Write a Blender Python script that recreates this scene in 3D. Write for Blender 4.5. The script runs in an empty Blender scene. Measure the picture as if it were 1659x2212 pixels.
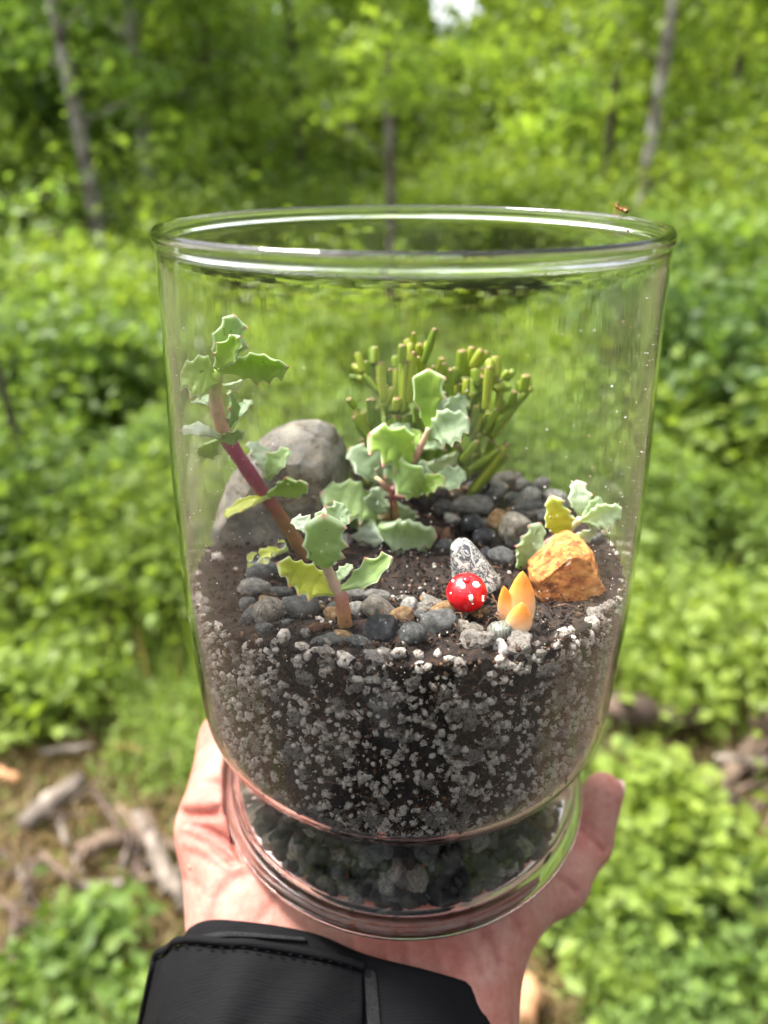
import bpy, bmesh, math, random
import numpy as np
from mathutils import Vector, Matrix, noise as mnoise
try:
    import openvdb as vdb
except ImportError:
    import pyopenvdb as vdb

SC = bpy.context.scene
COL = SC.collection
rnd = random.Random(7)
rng = np.random.default_rng(11)
R = math.radians

# ---------------------------------------------------------------- camera, sky, sun, exposure
CAM = Vector((-0.0051, -0.1432, 0.1525))
PITCH = 0.4687
FPX, CX, CY = 1534.0, 829.5, 1106.0        # focal length and centre, in units of the photo's measuring grid (1659 x 2212)
GROUND = -1.30
cd = bpy.data.cameras.new('camera'); cam = bpy.data.objects.new('camera', cd); COL.objects.link(cam)
cam.location = CAM; cam.rotation_euler = (math.pi/2 - PITCH, 0, 0)
cd.sensor_fit = 'VERTICAL'; cd.sensor_height = 34.6; cd.lens = 34.6*FPX/2212.0
cd.clip_start = 0.005; cd.clip_end = 400
cd.dof.use_dof = True; cd.dof.focus_distance = 0.130; cd.dof.aperture_fstop = cd.lens/2.25
SC.camera = cam

SUN_EL, SUN_AZ = R(60), R(-58)             # azimuth measured from +Y towards +X
w = bpy.data.worlds.new('World'); SC.world = w; w.use_nodes = True
nt = w.node_tree; nt.nodes.clear()
sky = nt.nodes.new('ShaderNodeTexSky'); sky.sky_type = 'NISHITA'; sky.sun_disc = False
sky.sun_elevation = SUN_EL; sky.sun_rotation = SUN_AZ; sky.air_density = 1.0; sky.dust_density = 5.0; sky.ozone_density = 1.0
hs = nt.nodes.new('ShaderNodeHueSaturation'); hs.inputs['Saturation'].default_value = 0.25
bg = nt.nodes.new('ShaderNodeBackground'); bg.inputs['Strength'].default_value = 0.13
wo = nt.nodes.new('ShaderNodeOutputWorld')
nt.links.new(sky.outputs[0], hs.inputs['Color']); nt.links.new(hs.outputs[0], bg.inputs[0]); nt.links.new(bg.outputs[0], wo.inputs[0])
sl = bpy.data.lights.new('sun', 'SUN'); sun = bpy.data.objects.new('sun', sl); COL.objects.link(sun)
sl.energy = 3.0; sl.angle = R(16); sl.color = (1.0, 0.96, 0.88)
sd = Vector((math.sin(SUN_AZ)*math.cos(SUN_EL), math.cos(SUN_AZ)*math.cos(SUN_EL), math.sin(SUN_EL)))
sun.rotation_euler = sd.to_track_quat('Z', 'Y').to_euler()
SC.view_settings.view_transform = 'Standard'; SC.view_settings.look = 'None'
SC.view_settings.exposure = 1.85; SC.view_settings.gamma = 1.0; SC.view_settings.use_curve_mapping = False
cy = SC.cycles
cy.max_bounces = 18; cy.diffuse_bounces = 6; cy.glossy_bounces = 8; cy.transmission_bounces = 16; cy.transparent_max_bounces = 12
cy.sample_clamp_indirect = 8.0; cy.blur_glossy = 0.3; cy.caustics_refractive = True; cy.caustics_reflective = True
try:
    cy.use_denoising = True; cy.denoiser = 'OPENIMAGEDENOISE'; cy.denoising_input_passes = 'RGB_ALBEDO_NORMAL'; cy.denoising_prefilter = 'ACCURATE'
except Exception:
    pass

# ---------------------------------------------------------------- helpers
def ray(x, y):
    a = (x-CX)/FPX; b = (CY-y)/FPX
    c, s = math.cos(PITCH), math.sin(PITCH)
    return Vector((a, c+b*s, -s+b*c)).normalized()
def at_y(x, y, Y):
    d = ray(x, y); return CAM + d*((Y-CAM.y)/d.y)
def at_z(x, y, Z):
    d = ray(x, y); return CAM + d*((Z-CAM.z)/d.z)
FWD = Vector((0, math.cos(PITCH), -math.sin(PITCH)))
RIGHT = Vector((1, 0, 0)); UPV = RIGHT.cross(FWD)
def depth(P): return (Vector(P)-CAM).dot(FWD)
def px(P): return depth(P)/FPX             # metres that one grid unit spans at P

def smooth01(t): t = np.clip(t, 0, 1); return t*t*(3-2*t)
def soil_z(x, y):
    z = 0.0690 + 0.0065*float(smooth01((-y-0.012)/0.034)) + 0.003*float(smooth01((y-0.015)/0.03))
    z -= 0.002*float(smooth01((-x-0.02)/0.026)); z += 0.002*float(smooth01((x-0.025)/0.02))
    return z
def on_soil(x, y, h=0.0):
    P = at_z(x, y, 0.07+h)
    for _ in range(8): P = at_z(x, y, soil_z(P.x, P.y)+h)
    return P

def tag(o, label=None, cat=None, group=None, kind=None):
    if label: o['label'] = label
    if cat: o['category'] = cat
    if group: o['group'] = group
    if kind: o['kind'] = kind
    return o
def empty(name, loc, label, cat, group=None):
    o = bpy.data.objects.new(name, None); COL.objects.link(o); o.location = loc; o.empty_display_size = 0.01
    return tag(o, label, cat, group)
def link(name, me, mat=None, parent=None):
    o = bpy.data.objects.new(name, me); COL.objects.link(o)
    if mat is not None and not me.materials: me.materials.append(mat)
    if parent is not None:
        o.parent = parent; o.matrix_parent_inverse = Matrix.Translation(-Vector(parent.location))
    return o
def mesh(name, V, F, smooth=True, cols=None, mat=None):
    me = bpy.data.meshes.new(name)
    V = np.asarray(V, dtype=np.float32)
    if isinstance(F, np.ndarray):
        n, k = F.shape
        me.vertices.add(len(V)); me.vertices.foreach_set('co', V.ravel())
        me.loops.add(n*k); me.loops.foreach_set('vertex_index', F.astype(np.int32).ravel())
        me.polygons.add(n); me.polygons.foreach_set('loop_start', np.arange(0, n*k, k, dtype=np.int32))
        me.update(calc_edges=True)
    else:
        me.from_pydata([tuple(map(float, v)) for v in V], [], F)
    if cols is not None:
        c = np.ones((len(V), 4), dtype=np.float32); c[:, :cols.shape[1]] = cols
        a = me.color_attributes.new('Col', 'FLOAT_COLOR', 'POINT'); a.data.foreach_set('color', c.ravel())
    if smooth: me.polygons.foreach_set('use_smooth', np.ones(len(me.polygons), dtype=bool))
    if mat is not None: me.materials.append(mat)
    me.update()
    return me
def tube_vf(pts, rad, seg=10, cap=True, base=0):
    pts = [Vector(p) for p in pts]; n = len(pts); V = []; F = []
    if not hasattr(rad, '__len__'): rad = [rad]*n
    t0 = (pts[1]-pts[0]).normalized(); u = t0.orthogonal().normalized()
    for i, p in enumerate(pts):
        t = (pts[min(i+1, n-1)]-pts[max(i-1, 0)]).normalized()
        u = (u-t*u.dot(t)).normalized(); v = t.cross(u)
        for k in range(seg):
            a = 2*math.pi*k/seg; V.append(p+(u*math.cos(a)+v*math.sin(a))*rad[i])
    for i in range(n-1):
        for k in range(seg):
            a = base+i*seg+k; b = base+i*seg+(k+1) % seg
            F.append((a, b, b+seg, a+seg))
    if cap:
        F.append(tuple(base+k for k in range(seg-1, -1, -1))); F.append(tuple(base+(n-1)*seg+k for k in range(seg)))
    return V, F
def join_vf(parts):
    V = []; F = []
    for v, f in parts:
        o = len(V); V += list(v); F += [tuple(i+o for i in q) for q in f]
    return V, F
def spline(P, n):
    P = [Vector(p) for p in P]; out = []
    m = len(P)-1
    for i in range(n):
        t = i/(n-1)*m; k = min(int(t), m-1); f = t-k
        p0, p1, p2, p3 = P[max(k-1, 0)], P[k], P[k+1], P[min(k+2, m)]
        out.append(0.5*((2*p1)+(p2-p0)*f+(2*p0-5*p1+4*p2-p3)*f*f+(3*p1-p0-3*p2+p3)*f**3))
    return out
def lathe(profile, seg=96):
    """rings about Z from a closed or open (r, z) list; r = 0 ends become poles"""
    V = []; F = []; idx = []
    for r, z in profile:
        if r < 1e-7: idx.append([len(V)]); V.append((0, 0, z))
        else:
            idx.append(list(range(len(V), len(V)+seg)))
            for k in range(seg): a = 2*math.pi*k/seg; V.append((r*math.cos(a), r*math.sin(a), z))
    for a, b in zip(idx[:-1], idx[1:]):
        for k in range(seg):
            k2 = (k+1) % seg
            if len(a) == 1: F.append((a[0], b[k2], b[k]))
            elif len(b) == 1: F.append((a[k], a[k2], b[0]))
            else: F.append((a[k], a[k2], b[k2], b[k]))
    return V, F
_ico = {}
def ico(sub):
    if sub not in _ico:
        bm = bmesh.new(); bmesh.ops.create_icosphere(bm, subdivisions=sub, radius=1)
        V = np.array([v.co[:] for v in bm.verts]); F = np.array([[v.index for v in f.verts] for f in bm.faces]); bm.free(); _ico[sub] = (V, F)
    return _ico[sub]
def fbm(P, s, seed=0, oct=3):
    o = Vector((seed*13.7, seed*7.1, seed*3.3)); P = np.asarray(P)
    return np.array([mnoise.fractal(Vector(p)*s+o, 1.0, 2.0, oct) for p in P])
def vnoise(x, y, seed=0):
    def h(i, j):
        n = (i.astype(np.int64)*374761393+j.astype(np.int64)*668265263+seed*144665) & 0x7fffffff
        n = ((n ^ (n >> 13))*1274126177) & 0x7fffffff
        return ((n ^ (n >> 16)) & 0xffff)/65535.0
    xi = np.floor(x); yi = np.floor(y); fx = smooth01(x-xi); fy = smooth01(y-yi)
    return (h(xi, yi)*(1-fx)+h(xi+1, yi)*fx)*(1-fy)+(h(xi, yi+1)*(1-fx)+h(xi+1, yi+1)*fx)*fy

# ---------------------------------------------------------------- materials
def new_mat(name):
    m = bpy.data.materials.new(name); m.use_nodes = True
    b = m.node_tree.nodes['Principled BSDF']; return m, m.node_tree, b
def N(t, kind, **kw):
    n = t.nodes.new(kind)
    for k, v in kw.items():
        if k in n.inputs: n.inputs[k].default_value = v
        else: setattr(n, k, v)
    return n
def noise_n(t, scale, detail=4, rough=0.6, coord='Object', stretch=None):
    tc = N(t, 'ShaderNodeTexCoord'); src = tc.outputs[coord]
    if stretch:
        mp = N(t, 'ShaderNodeMapping'); mp.inputs['Scale'].default_value = stretch; t.links.new(src, mp.inputs[0]); src = mp.outputs[0]
    n = N(t, 'ShaderNodeTexNoise', Scale=scale, Detail=detail, Roughness=rough); t.links.new(src, n.inputs['Vector']); return n
def ramp(t, fac, stops):
    r = N(t, 'ShaderNodeValToRGB'); e = r.color_ramp.elements
    while len(e) < len(stops): e.new(0.5)
    for el, (p, c) in zip(e, stops): el.position = p; el.color = (*c, 1) if len(c) == 3 else c
    t.links.new(fac, r.inputs[0]); return r
def bump(t, b, h, strength, dist):
    n = N(t, 'ShaderNodeBump', Strength=strength, Distance=dist); t.links.new(h, n.inputs['Height']); t.links.new(n.outputs[0], b.inputs['Normal'])
def stone_mat(name, stops, scale=180, rough=0.6, bs=0.4, bd=0.0006, spec=0.4, detail=6):
    m, t, b = new_mat(name); n = noise_n(t, scale, detail, 0.65); r = ramp(t, n.outputs[0], stops)
    t.links.new(r.outputs[0], b.inputs['Base Color']); b.inputs['Roughness'].default_value = rough; b.inputs['Specular IOR Level'].default_value = spec
    n2 = noise_n(t, scale*(7 if scale < 5 else 4), 5, 0.75); bump(t, b, n2.outputs[0], bs if scale > 5 else .55, bd if scale > 5 else 0.05); return m
def plain(name, c, rough=0.5, spec=0.5, sss=0):
    m, t, b = new_mat(name); b.inputs['Base Color'].default_value = (*c, 1); b.inputs['Roughness'].default_value = rough
    b.inputs['Specular IOR Level'].default_value = spec
    return m
def leafy_mat(name, trans=0.35, rough=0.55, noise_scale=0, spec=0.3, attr='Col', tint=(1.0, 1.0, 0.52)):
    m, t, b = new_mat(name)
    a = N(t, 'ShaderNodeAttribute', attribute_name=attr); col = a.outputs['Color']
    if noise_scale:
        n = noise_n(t, noise_scale, 5, 0.6); r = ramp(t, n.outputs[0], [(0.3, (0.72, 0.74, 0.66)), (0.7, (1.2, 1.18, 1.25))])
        mx = N(t, 'ShaderNodeMixRGB', blend_type='MULTIPLY'); mx.inputs[0].default_value = 1; t.links.new(col, mx.inputs[1]); t.links.new(r.outputs[0], mx.inputs[2]); col = mx.outputs[0]
        n2 = noise_n(t, noise_scale*7, 3, 0.6); bump(t, b, n2.outputs[0], 0.25, 0.0003)
        n6 = noise_n(t, noise_scale*9, 2, 0.5); r6 = ramp(t, n6.outputs[0], [(0.70, (1, 1, 1)), (0.74, (0.35, 0.28, 0.2))]); m6 = N(t, 'ShaderNodeMixRGB', blend_type='MULTIPLY'); m6.inputs[0].default_value = .8; t.links.new(col, m6.inputs[1]); t.links.new(r6.outputs[0], m6.inputs[2]); col = m6.outputs[0]
    t.links.new(col, b.inputs['Base Color']); b.inputs['Roughness'].default_value = rough; b.inputs['Specular IOR Level'].default_value = spec
    tr = N(t, 'ShaderNodeBsdfTranslucent'); m2 = N(t, 'ShaderNodeMixRGB', blend_type='MULTIPLY'); m2.inputs[0].default_value = 1
    m2.inputs[2].default_value = (*tint, 1); t.links.new(col, m2.inputs[1]); t.links.new(m2.outputs[0], tr.inputs[0])
    ms = N(t, 'ShaderNodeMixShader'); ms.inputs[0].default_value = trans
    t.links.new(b.outputs[0], ms.inputs[1]); t.links.new(tr.outputs[0], ms.inputs[2]); t.links.new(ms.outputs[0], t.nodes['Material Output'].inputs[0]); return m
def attr_mat(name, rough=0.6, noise_scale=200, spec=0.35, bs=0.2, bd=0.0003, sub=0.0):
    m, t, b = new_mat(name); a = N(t, 'ShaderNodeAttribute', attribute_name='Col'); n = noise_n(t, noise_scale, 5, 0.65)
    r = ramp(t, n.outputs[0], [(0.3, (0.7, 0.7, 0.7)), (0.7, (1.2, 1.2, 1.2))]); mx = N(t, 'ShaderNodeMixRGB', blend_type='MULTIPLY'); mx.inputs[0].default_value = 1
    t.links.new(a.outputs['Color'], mx.inputs[1]); t.links.new(r.outputs[0], mx.inputs[2]); t.links.new(mx.outputs[0], b.inputs['Base Color'])
    b.inputs['Roughness'].default_value = rough; b.inputs['Specular IOR Level'].default_value = spec; bump(t, b, n.outputs[0], bs, bd)
    if sub:
        b.inputs['Subsurface Weight'].default_value = sub; b.inputs['Subsurface Radius'].default_value = (0.002, 0.001, 0.0006); b.inputs['Subsurface Scale'].default_value = 1.0
    return m

M_glass, t, b = new_mat('clear glass'); b.inputs['Base Color'].default_value = (1, 1, 1, 1); b.inputs['Roughness'].default_value = 0.0
b.inputs['Transmission Weight'].default_value = 1.0; b.inputs['IOR'].default_value = 1.47
n = noise_n(t, 170, 4, 0.55, stretch=(1, 1, 0.05)); bump(t, b, n.outputs[0], 0.045, 0.0005)
M_water, t, b = new_mat('water'); b.inputs['Transmission Weight'].default_value = 1.0; b.inputs['IOR'].default_value = 1.33; b.inputs['Roughness'].default_value = 0.0
b.inputs['Base Color'].default_value = (1, 1, 1, 1)
M_leaf = leafy_mat('succulent leaf', 0.42, 0.42, 160, 0.45)
M_cactus = leafy_mat('jointed cactus skin', 0.22, 0.38, 300, 0.5, tint=(1.1, 1.1, 0.4))
M_stem = attr_mat('succulent stem', 0.5, 260, 0.4)
M_bush = leafy_mat('woodland leaf', 0.55, 0.5, 0, 0.35)
M_soil, t, b = new_mat('potting soil')
n = noise_n(t, 650, 8, 0.78); r = ramp(t, n.outputs[0], [(0.40, (0.005, 0.003, 0.002)), (0.53, (0.022, 0.011, 0.006)), (0.64, (0.07, 0.034, 0.018)), (0.76, (0.15, 0.082, 0.048))])
t.links.new(r.outputs[0], b.inputs['Base Color']); b.inputs['Roughness'].default_value = 0.85; n2 = noise_n(t, 900, 5, 0.7); bump(t, b, n2.outputs[0], 1.0, 0.0012)
M_crumb = attr_mat('soil crumb', 0.85, 900, 0.2, 0.6, 0.0006)
def perl_mat(name, sc):
    m, t, b = new_mat(name); n = noise_n(t, sc, 6, 0.72); r = ramp(t, n.outputs[0], [(0.36, (0.03, 0.019, 0.013)), (0.42, (0.22, 0.175, 0.14)), (0.48, (0.41, 0.365, 0.32)), (0.64, (0.60, 0.56, 0.515))])
    t.links.new(r.outputs[0], b.inputs['Base Color']); b.inputs['Roughness'].default_value = 0.8; n2 = noise_n(t, sc*2, 5, 0.75); bump(t, b, n2.outputs[0], 0.8, 0.06 if sc < 20 else 0.0004); return m
M_perl_clean, t, b = new_mat('clean perlite'); n = noise_n(t, 3.0, 6, .7); r = ramp(t, n.outputs[0], [(.33, (.12, .085, .065)), (.39, (.55, .52, .49)), (.5, (.74, .725, .70))]); t.links.new(r.outputs[0], b.inputs['Base Color']); b.inputs['Roughness'].default_value = .8; n2 = noise_n(t, 7, 5, .75); bump(t, b, n2.outputs[0], .8, .06)
M_perl = perl_mat('perlite', 3.2); M_perl_fine = perl_mat('fine perlite', 1100)
G = {}
G['dark'] = stone_mat('dark grey pebble', [(0.36, (0.03, 0.032, 0.034)), (0.5, (0.09, 0.094, 0.094)), (0.62, (0.15, 0.15, 0.14)), (0.72, (0.25, 0.24, 0.22))], 2.6, 0.5)
G['black'] = stone_mat('blackish pebble', [(0.36, (0.010, 0.011, 0.014)), (0.55, (0.035, 0.038, 0.044)), (0.7, (0.10, 0.105, 0.11))], 2.6, 0.4)
G['grey'] = stone_mat('grey pebble', [(0.36, (0.07, 0.07, 0.065)), (0.5, (0.19, 0.182, 0.165)), (0.62, (0.29, 0.275, 0.24)), (0.72, (0.40, 0.38, 0.335))], 2.8, 0.65)
G['light'] = stone_mat('pale pebble', [(0.34, (0.10, 0.095, 0.085)), (0.46, (0.26, 0.25, 0.225)), (0.6, (0.40, 0.385, 0.35)), (0.72, (0.52, 0.505, 0.47))], 3.4, 0.7)
G['tan'] = stone_mat('tan pebble', [(0.34, (0.07, 0.045, 0.022)), (0.47, (0.22, 0.125, 0.05)), (0.6, (0.34, 0.22, 0.11)), (0.7, (0.45, 0.36, 0.25))], 2.0, 0.5)
G['warm'] = stone_mat('warm grey pebble', [(0.35, (0.06, 0.053, 0.043)), (0.5, (0.18, 0.158, 0.127)), (0.62, (0.28, 0.25, 0.205)), (0.72, (0.38, 0.345, 0.29))], 2.6, 0.65)
G['green'], t, b = new_mat('green banded pebble')
wv = N(t, 'ShaderNodeTexWave', Scale=170, Distortion=9, Detail=3); tc = N(t, 'ShaderNodeTexCoord'); t.links.new(tc.outputs['Object'], wv.inputs[0])
wv.inputs['Scale'].default_value = 1.1
r = ramp(t, wv.outputs[0], [(0.1, (0.075, 0.082, 0.066)), (0.6, (0.12, 0.128, 0.105)), (0.95, (0.17, 0.172, 0.142))]); t.links.new(r.outputs[0], b.inputs['Base Color']); b.inputs['Roughness'].default_value = 0.4

# ================================================================ THE WOODLAND (large structure)
M_ground, t, b = new_mat('forest floor')
n = noise_n(t, 3.2, 9, 0.7); r = ramp(t, n.outputs[0], [(0.35, (0.028, 0.017, 0.010)), (0.5, (0.075, 0.046, 0.028)), (0.58, (0.05, 0.05, 0.017)), (0.72, (0.05, 0.085, 0.016))])
t.links.new(r.outputs[0], b.inputs['Base Color']); b.inputs['Roughness'].default_value = 0.9; n2 = noise_n(t, 40, 6, 0.7); bump(t, b, n2.outputs[0], 0.8, 0.03)
def ground_h(x, y):
    return GROUND + 0.10*(vnoise(x*0.8, y*0.8, 3)-0.5) + 0.5*(vnoise(x*0.13+9, y*0.13, 4)-0.5)*smooth01((np.hypot(x, y)-2)/6)
def gh(x, y): return float(ground_h(np.array([x]), np.array([y]))[0])
rr = np.concatenate([np.linspace(0.0, 4, 34)[1:], np.geomspace(4.2, 220, 46)]); aa = np.linspace(0, 2*np.pi, 121)[:-1]
gx = np.outer(rr, np.cos(aa)).ravel(); gy = np.outer(rr, np.sin(aa)).ravel()
gV = np.c_[gx, gy, ground_h(gx, gy)]; gV = np.vstack([gV, [[0, 0, gh(0, 0)]]]); na = 120
gF = [(i*na+k, i*na+(k+1) % na, (i+1)*na+(k+1) % na, (i+1)*na+k) for i in range(len(rr)-1) for k in range(na)] + [(len(gV)-1, (k+1) % na, k) for k in range(na)]
gF = [f[::-1] if len(f) == 4 else f[::-1] for f in gF]
tag(link('ground', mesh('ground', gV, [f[::-1] for f in gF], True, None, M_ground)), kind='structure')

def leaf_cloud(P, size, cols, up_bias=0.5, aspect=0.6, jitter=None):
    """P (n,3) leaf centres; every leaf a folded four-cornered blade of its own"""
    n = len(P); d = rng.normal(size=(n, 3)); d[:, 2] *= 0.5; d[:, 2] -= 0.15; d /= np.linalg.norm(d, axis=1, keepdims=True)
    nn = rng.normal(size=(n, 3))*(1-up_bias); nn[:, 2] += up_bias*1.3
    s = np.cross(d, nn); s /= np.linalg.norm(s, axis=1, keepdims=True)+1e-9; nn = np.cross(s, d)
    L = np.asarray(size).reshape(-1, 1)*np.ones((n, 1)); W = L*aspect*0.5
    v0 = P-d*L*0.5; v2 = P+d*L*0.5-nn*L*0.12; v1 = P+s*W+nn*L*0.1; v3 = P-s*W+nn*L*0.1
    V = np.stack([v0, v1, v2, v3], 1).reshape(-1, 3)
    F = np.arange(n*4, dtype=np.int32).reshape(n, 4)
    F = np.concatenate([F[:, [0, 1, 2]], F[:, [0, 2, 3]]])
    return V, F, np.repeat(cols, 4, axis=0)
LIME = np.array([0.275, 0.38, 0.060]); MID = np.array([0.164, 0.264, 0.055]); DEEP = np.array([0.065, 0.12, 0.034]); YEL = np.array([0.32, 0.39, 0.068])
COOL = np.array([0.155, 0.27, 0.10])
def green(n, mix, spread=0.16):
    w_ = rng.dirichlet(np.array(mix)*6, size=n); c = w_@np.stack([LIME, MID, DEEP, YEL, COOL]); return c*(1+spread*rng.normal(size=(n, 1))).clip(0.5, 1.6)
def polar_px(x, dist):                      # ground position along the azimuth of a picture column
    a = math.atan((x-CX)/FPX*0.93); return CAM.x+math.sin(a)*dist, CAM.y+math.cos(a)*dist

# bare patches of litter where the brush lies: (x, y, radius)
BARE = []
def px_ground(x, y):
    P = at_z(x, y, GROUND); P = at_z(x, y, gh(P.x, P.y)); return P
for (bx, by, br) in [(130, 1900, 0.26), (260, 1960, 0.24), (60, 2050, 0.22), (330, 1880, 0.18), (40, 1700, 0.14), (1600, 1760, 0.24), (1640, 1690, 0.26), (1560, 1850, 0.10), (1420, 1600, 0.22), (1540, 2150, 0.09), (1120, 2190, 0.12), (150, 1660, 0.12)]:
    P = px_ground(bx, by); BARE.append((P.x, P.y, br))
def bare_w(x, y):
    o = np.zeros_like(x)
    for bx, by, br in BARE: o = np.maximum(o, 1-smooth01((np.hypot(x-bx, y-by)-br*0.7)/(br*0.7)))
    return o

# ground cover: leaves of the low plants, nobody could count them
def cover(n, d0, d1, half, sz0, sz1, power):
    u = rng.random(n); d = d0*(d1/d0)**(u**power); a = (rng.random(n)-0.5)*2*half
    x = CAM.x+np.sin(a)*d; y = CAM.y+np.cos(a)*d
    cl = vnoise(x*3.1, y*3.1, 5); cl2 = vnoise(x*1.1+5, y*1.1, 6)
    hmax = (0.05+0.30*cl**1.5+0.42*cl2**1.6)*(0.30+0.70*smooth01((d-0.9)/1.6))*(1-.45*smooth01((d-5)/4))
    bw = bare_w(x, y); keep = rng.random(n) > bw*0.93
    keep &= rng.random(n) < 0.12+1.5*vnoise(x*5, y*5, 8)**1.6
    z = ground_h(x, y)+0.015+hmax*rng.random(n)**0.6*(1-bw*0.7)
    s = (sz0+(sz1-sz0)*smooth01((d-d0)/(d1-d0)))*np.exp(rng.normal(0, .38, n))*(0.75+0.6*vnoise(x*2.3, y*2.3, 14))
    hue = vnoise(x*1.7+3, y*1.7, 9); hue2 = vnoise(x*4.2+3, y*4.2, 10)
    mixes = np.stack([0.15+hue, 0.35+0*hue, 0.12+0.6*(1-hue2), 0.1+0.9*hue*hue2, 0.15+0.8*(1-hue)], 1); mixes /= mixes.sum(1, keepdims=True)
    c = (mixes**1.5/(mixes**1.5).sum(1, keepdims=True))@np.stack([LIME, MID, DEEP, YEL, COOL]); c *= (1+0.2*rng.normal(size=(n, 1))).clip(0.5, 1.6)
    return np.c_[x, y, z][keep], s[keep], c[keep]
Pn, Sn, Cn = cover(165000, 0.50, 3.2, 0.75, 0.011, 0.027, 1.0)
Pf, Sf, Cf = cover(120000, 2.6, 15.0, 0.68, 0.036, 0.09, 0.9)
Pb, Sb, Cb = cover(16000, 3.2, 10.0, math.pi, 0.05, 0.12, 1.0)
V, F, C = leaf_cloud(np.vstack([Pn, Pf, Pb]), np.concatenate([Sn, Sf, Sb]), np.vstack([Cn, Cf, Cb]), 0.62)
tag(link('undergrowth', mesh('undergrowth', V, F, False, C, M_bush)), 'dense bright green leafy ground cover all over the clearing', None, None, 'stuff')
# tall grass and stalks between the plants
n = 9000; u = rng.random(n); d = 0.75*(9/0.75)**u; a = (rng.random(n)-.5)*1.4; x = CAM.x+np.sin(a)*d; y = CAM.y+np.cos(a)*d; k = (vnoise(x*1.3+2, y*1.3, 31) > .42) & (bare_w(x, y) < .5); x, y, d = x[k], y[k], d[k]; n = len(x)
h = (.10+.30*rng.random(n))*(.5+.5*smooth01((d-.8)/2)); th_ = rng.random(n)*6.283; z = ground_h(x, y); wd = .002+.003*rng.random(n); ln = .35*h*rng.random(n)
dx, dy = np.cos(th_), np.sin(th_); p0 = np.c_[x, y, z]; sx = np.c_[-dy*wd, dx*wd, 0*wd]; p1 = p0+np.c_[dx*ln*.35, dy*ln*.35, h*.62]; p2 = p0+np.c_[dx*ln*1.3, dy*ln*1.3, h]
V = np.stack([p0-sx, p0+sx, p1+sx*.8, p1-sx*.8, p2], 1).reshape(-1, 3); b0 = np.arange(n)[:, None]*5; F = np.vstack([b0+[0, 1, 2], b0+[0, 2, 3], b0+[3, 2, 4]])
c = np.where(rng.random((n, 1)) < .16, np.array([[.36, .28, .13]]), green(n, (1, .6, .2, .8, .3), .15)); tag(link('tall_grass', mesh('tall_grass', V, F.astype(np.int32), False, np.repeat(c, 5, 0), M_bush)), 'thin grass blades and dry stalks among the ground plants', None, None, 'stuff')
# dark ground sheet behind the camera, unseen, added to darken the glass reflections
M_dark_ground, t, b = new_mat('added dark earth'); n_ = noise_n(t, 9, 8, .7); r = ramp(t, n_.outputs[0], [(.35, (.010, .008, .006)), (.6, (.028, .021, .016)), (.75, (.05, .038, .028))]); t.links.new(r.outputs[0], b.inputs['Base Color']); b.inputs['Roughness'].default_value = .9; bump(t, b, n_.outputs[0], .7, .02)
V = []; F = []
for i in range(41):
    for j in range(33):
        px_, py_ = -7+14*i/40, -8.5+8.1*j/32; e_ = .10*math.sin(i*1.7)+.08*math.sin(i*3.1); py_ += e_*(1 if j in (0, 32) else 0); V.append((px_, py_, gh(px_, py_)+.012))
for i in range(40):
    for j in range(32): a_ = i*33+j; F.append((a_, a_+33, a_+34, a_+1))
tag(link('added_dark_ground', mesh('added_dark_ground', V, F, True, None, M_dark_ground)), kind='structure')
# dry grass blades over the litter
gp = []
for bx, by, br in BARE:
    for _ in range(260):
        a, q = rnd.random()*6.283, math.sqrt(rnd.random())*br*1.3; gp.append((bx+math.cos(a)*q, by+math.sin(a)*q))
gV, gF, gC = [], [], []
for (x, y) in gp:
    z = gh(x, y); a = rnd.random()*6.283; L = rnd.uniform(0.05, 0.17); h = rnd.uniform(0.01, 0.07); wd = rnd.uniform(0.0015, 0.004)
    d = Vector((math.cos(a), math.sin(a), 0)); s = Vector((-d.y, d.x, 0))*wd; p = Vector((x, y, z+0.008)); q = p+d*L*0.5+Vector((0, 0, h)); e = p+d*L+Vector((0, 0, h*0.4))
    k = len(gV); gV += [p-s, p+s, q+s, q-s, e]; gF += [(k, k+1, k+2, k+3), (k+3, k+2, k+4)]
    c = rnd.choice([(0.33, 0.24, 0.10), (0.24, 0.17, 0.08), (0.40, 0.32, 0.16), (0.20, 0.13, 0.07)]); gC += [c]*5
tag(link('dry_grass', mesh('dry_grass', gV, gF, False, np.array(gC), M_bush)), 'straw coloured dry grass and stalks over the brown litter', None, None, 'stuff')

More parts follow.
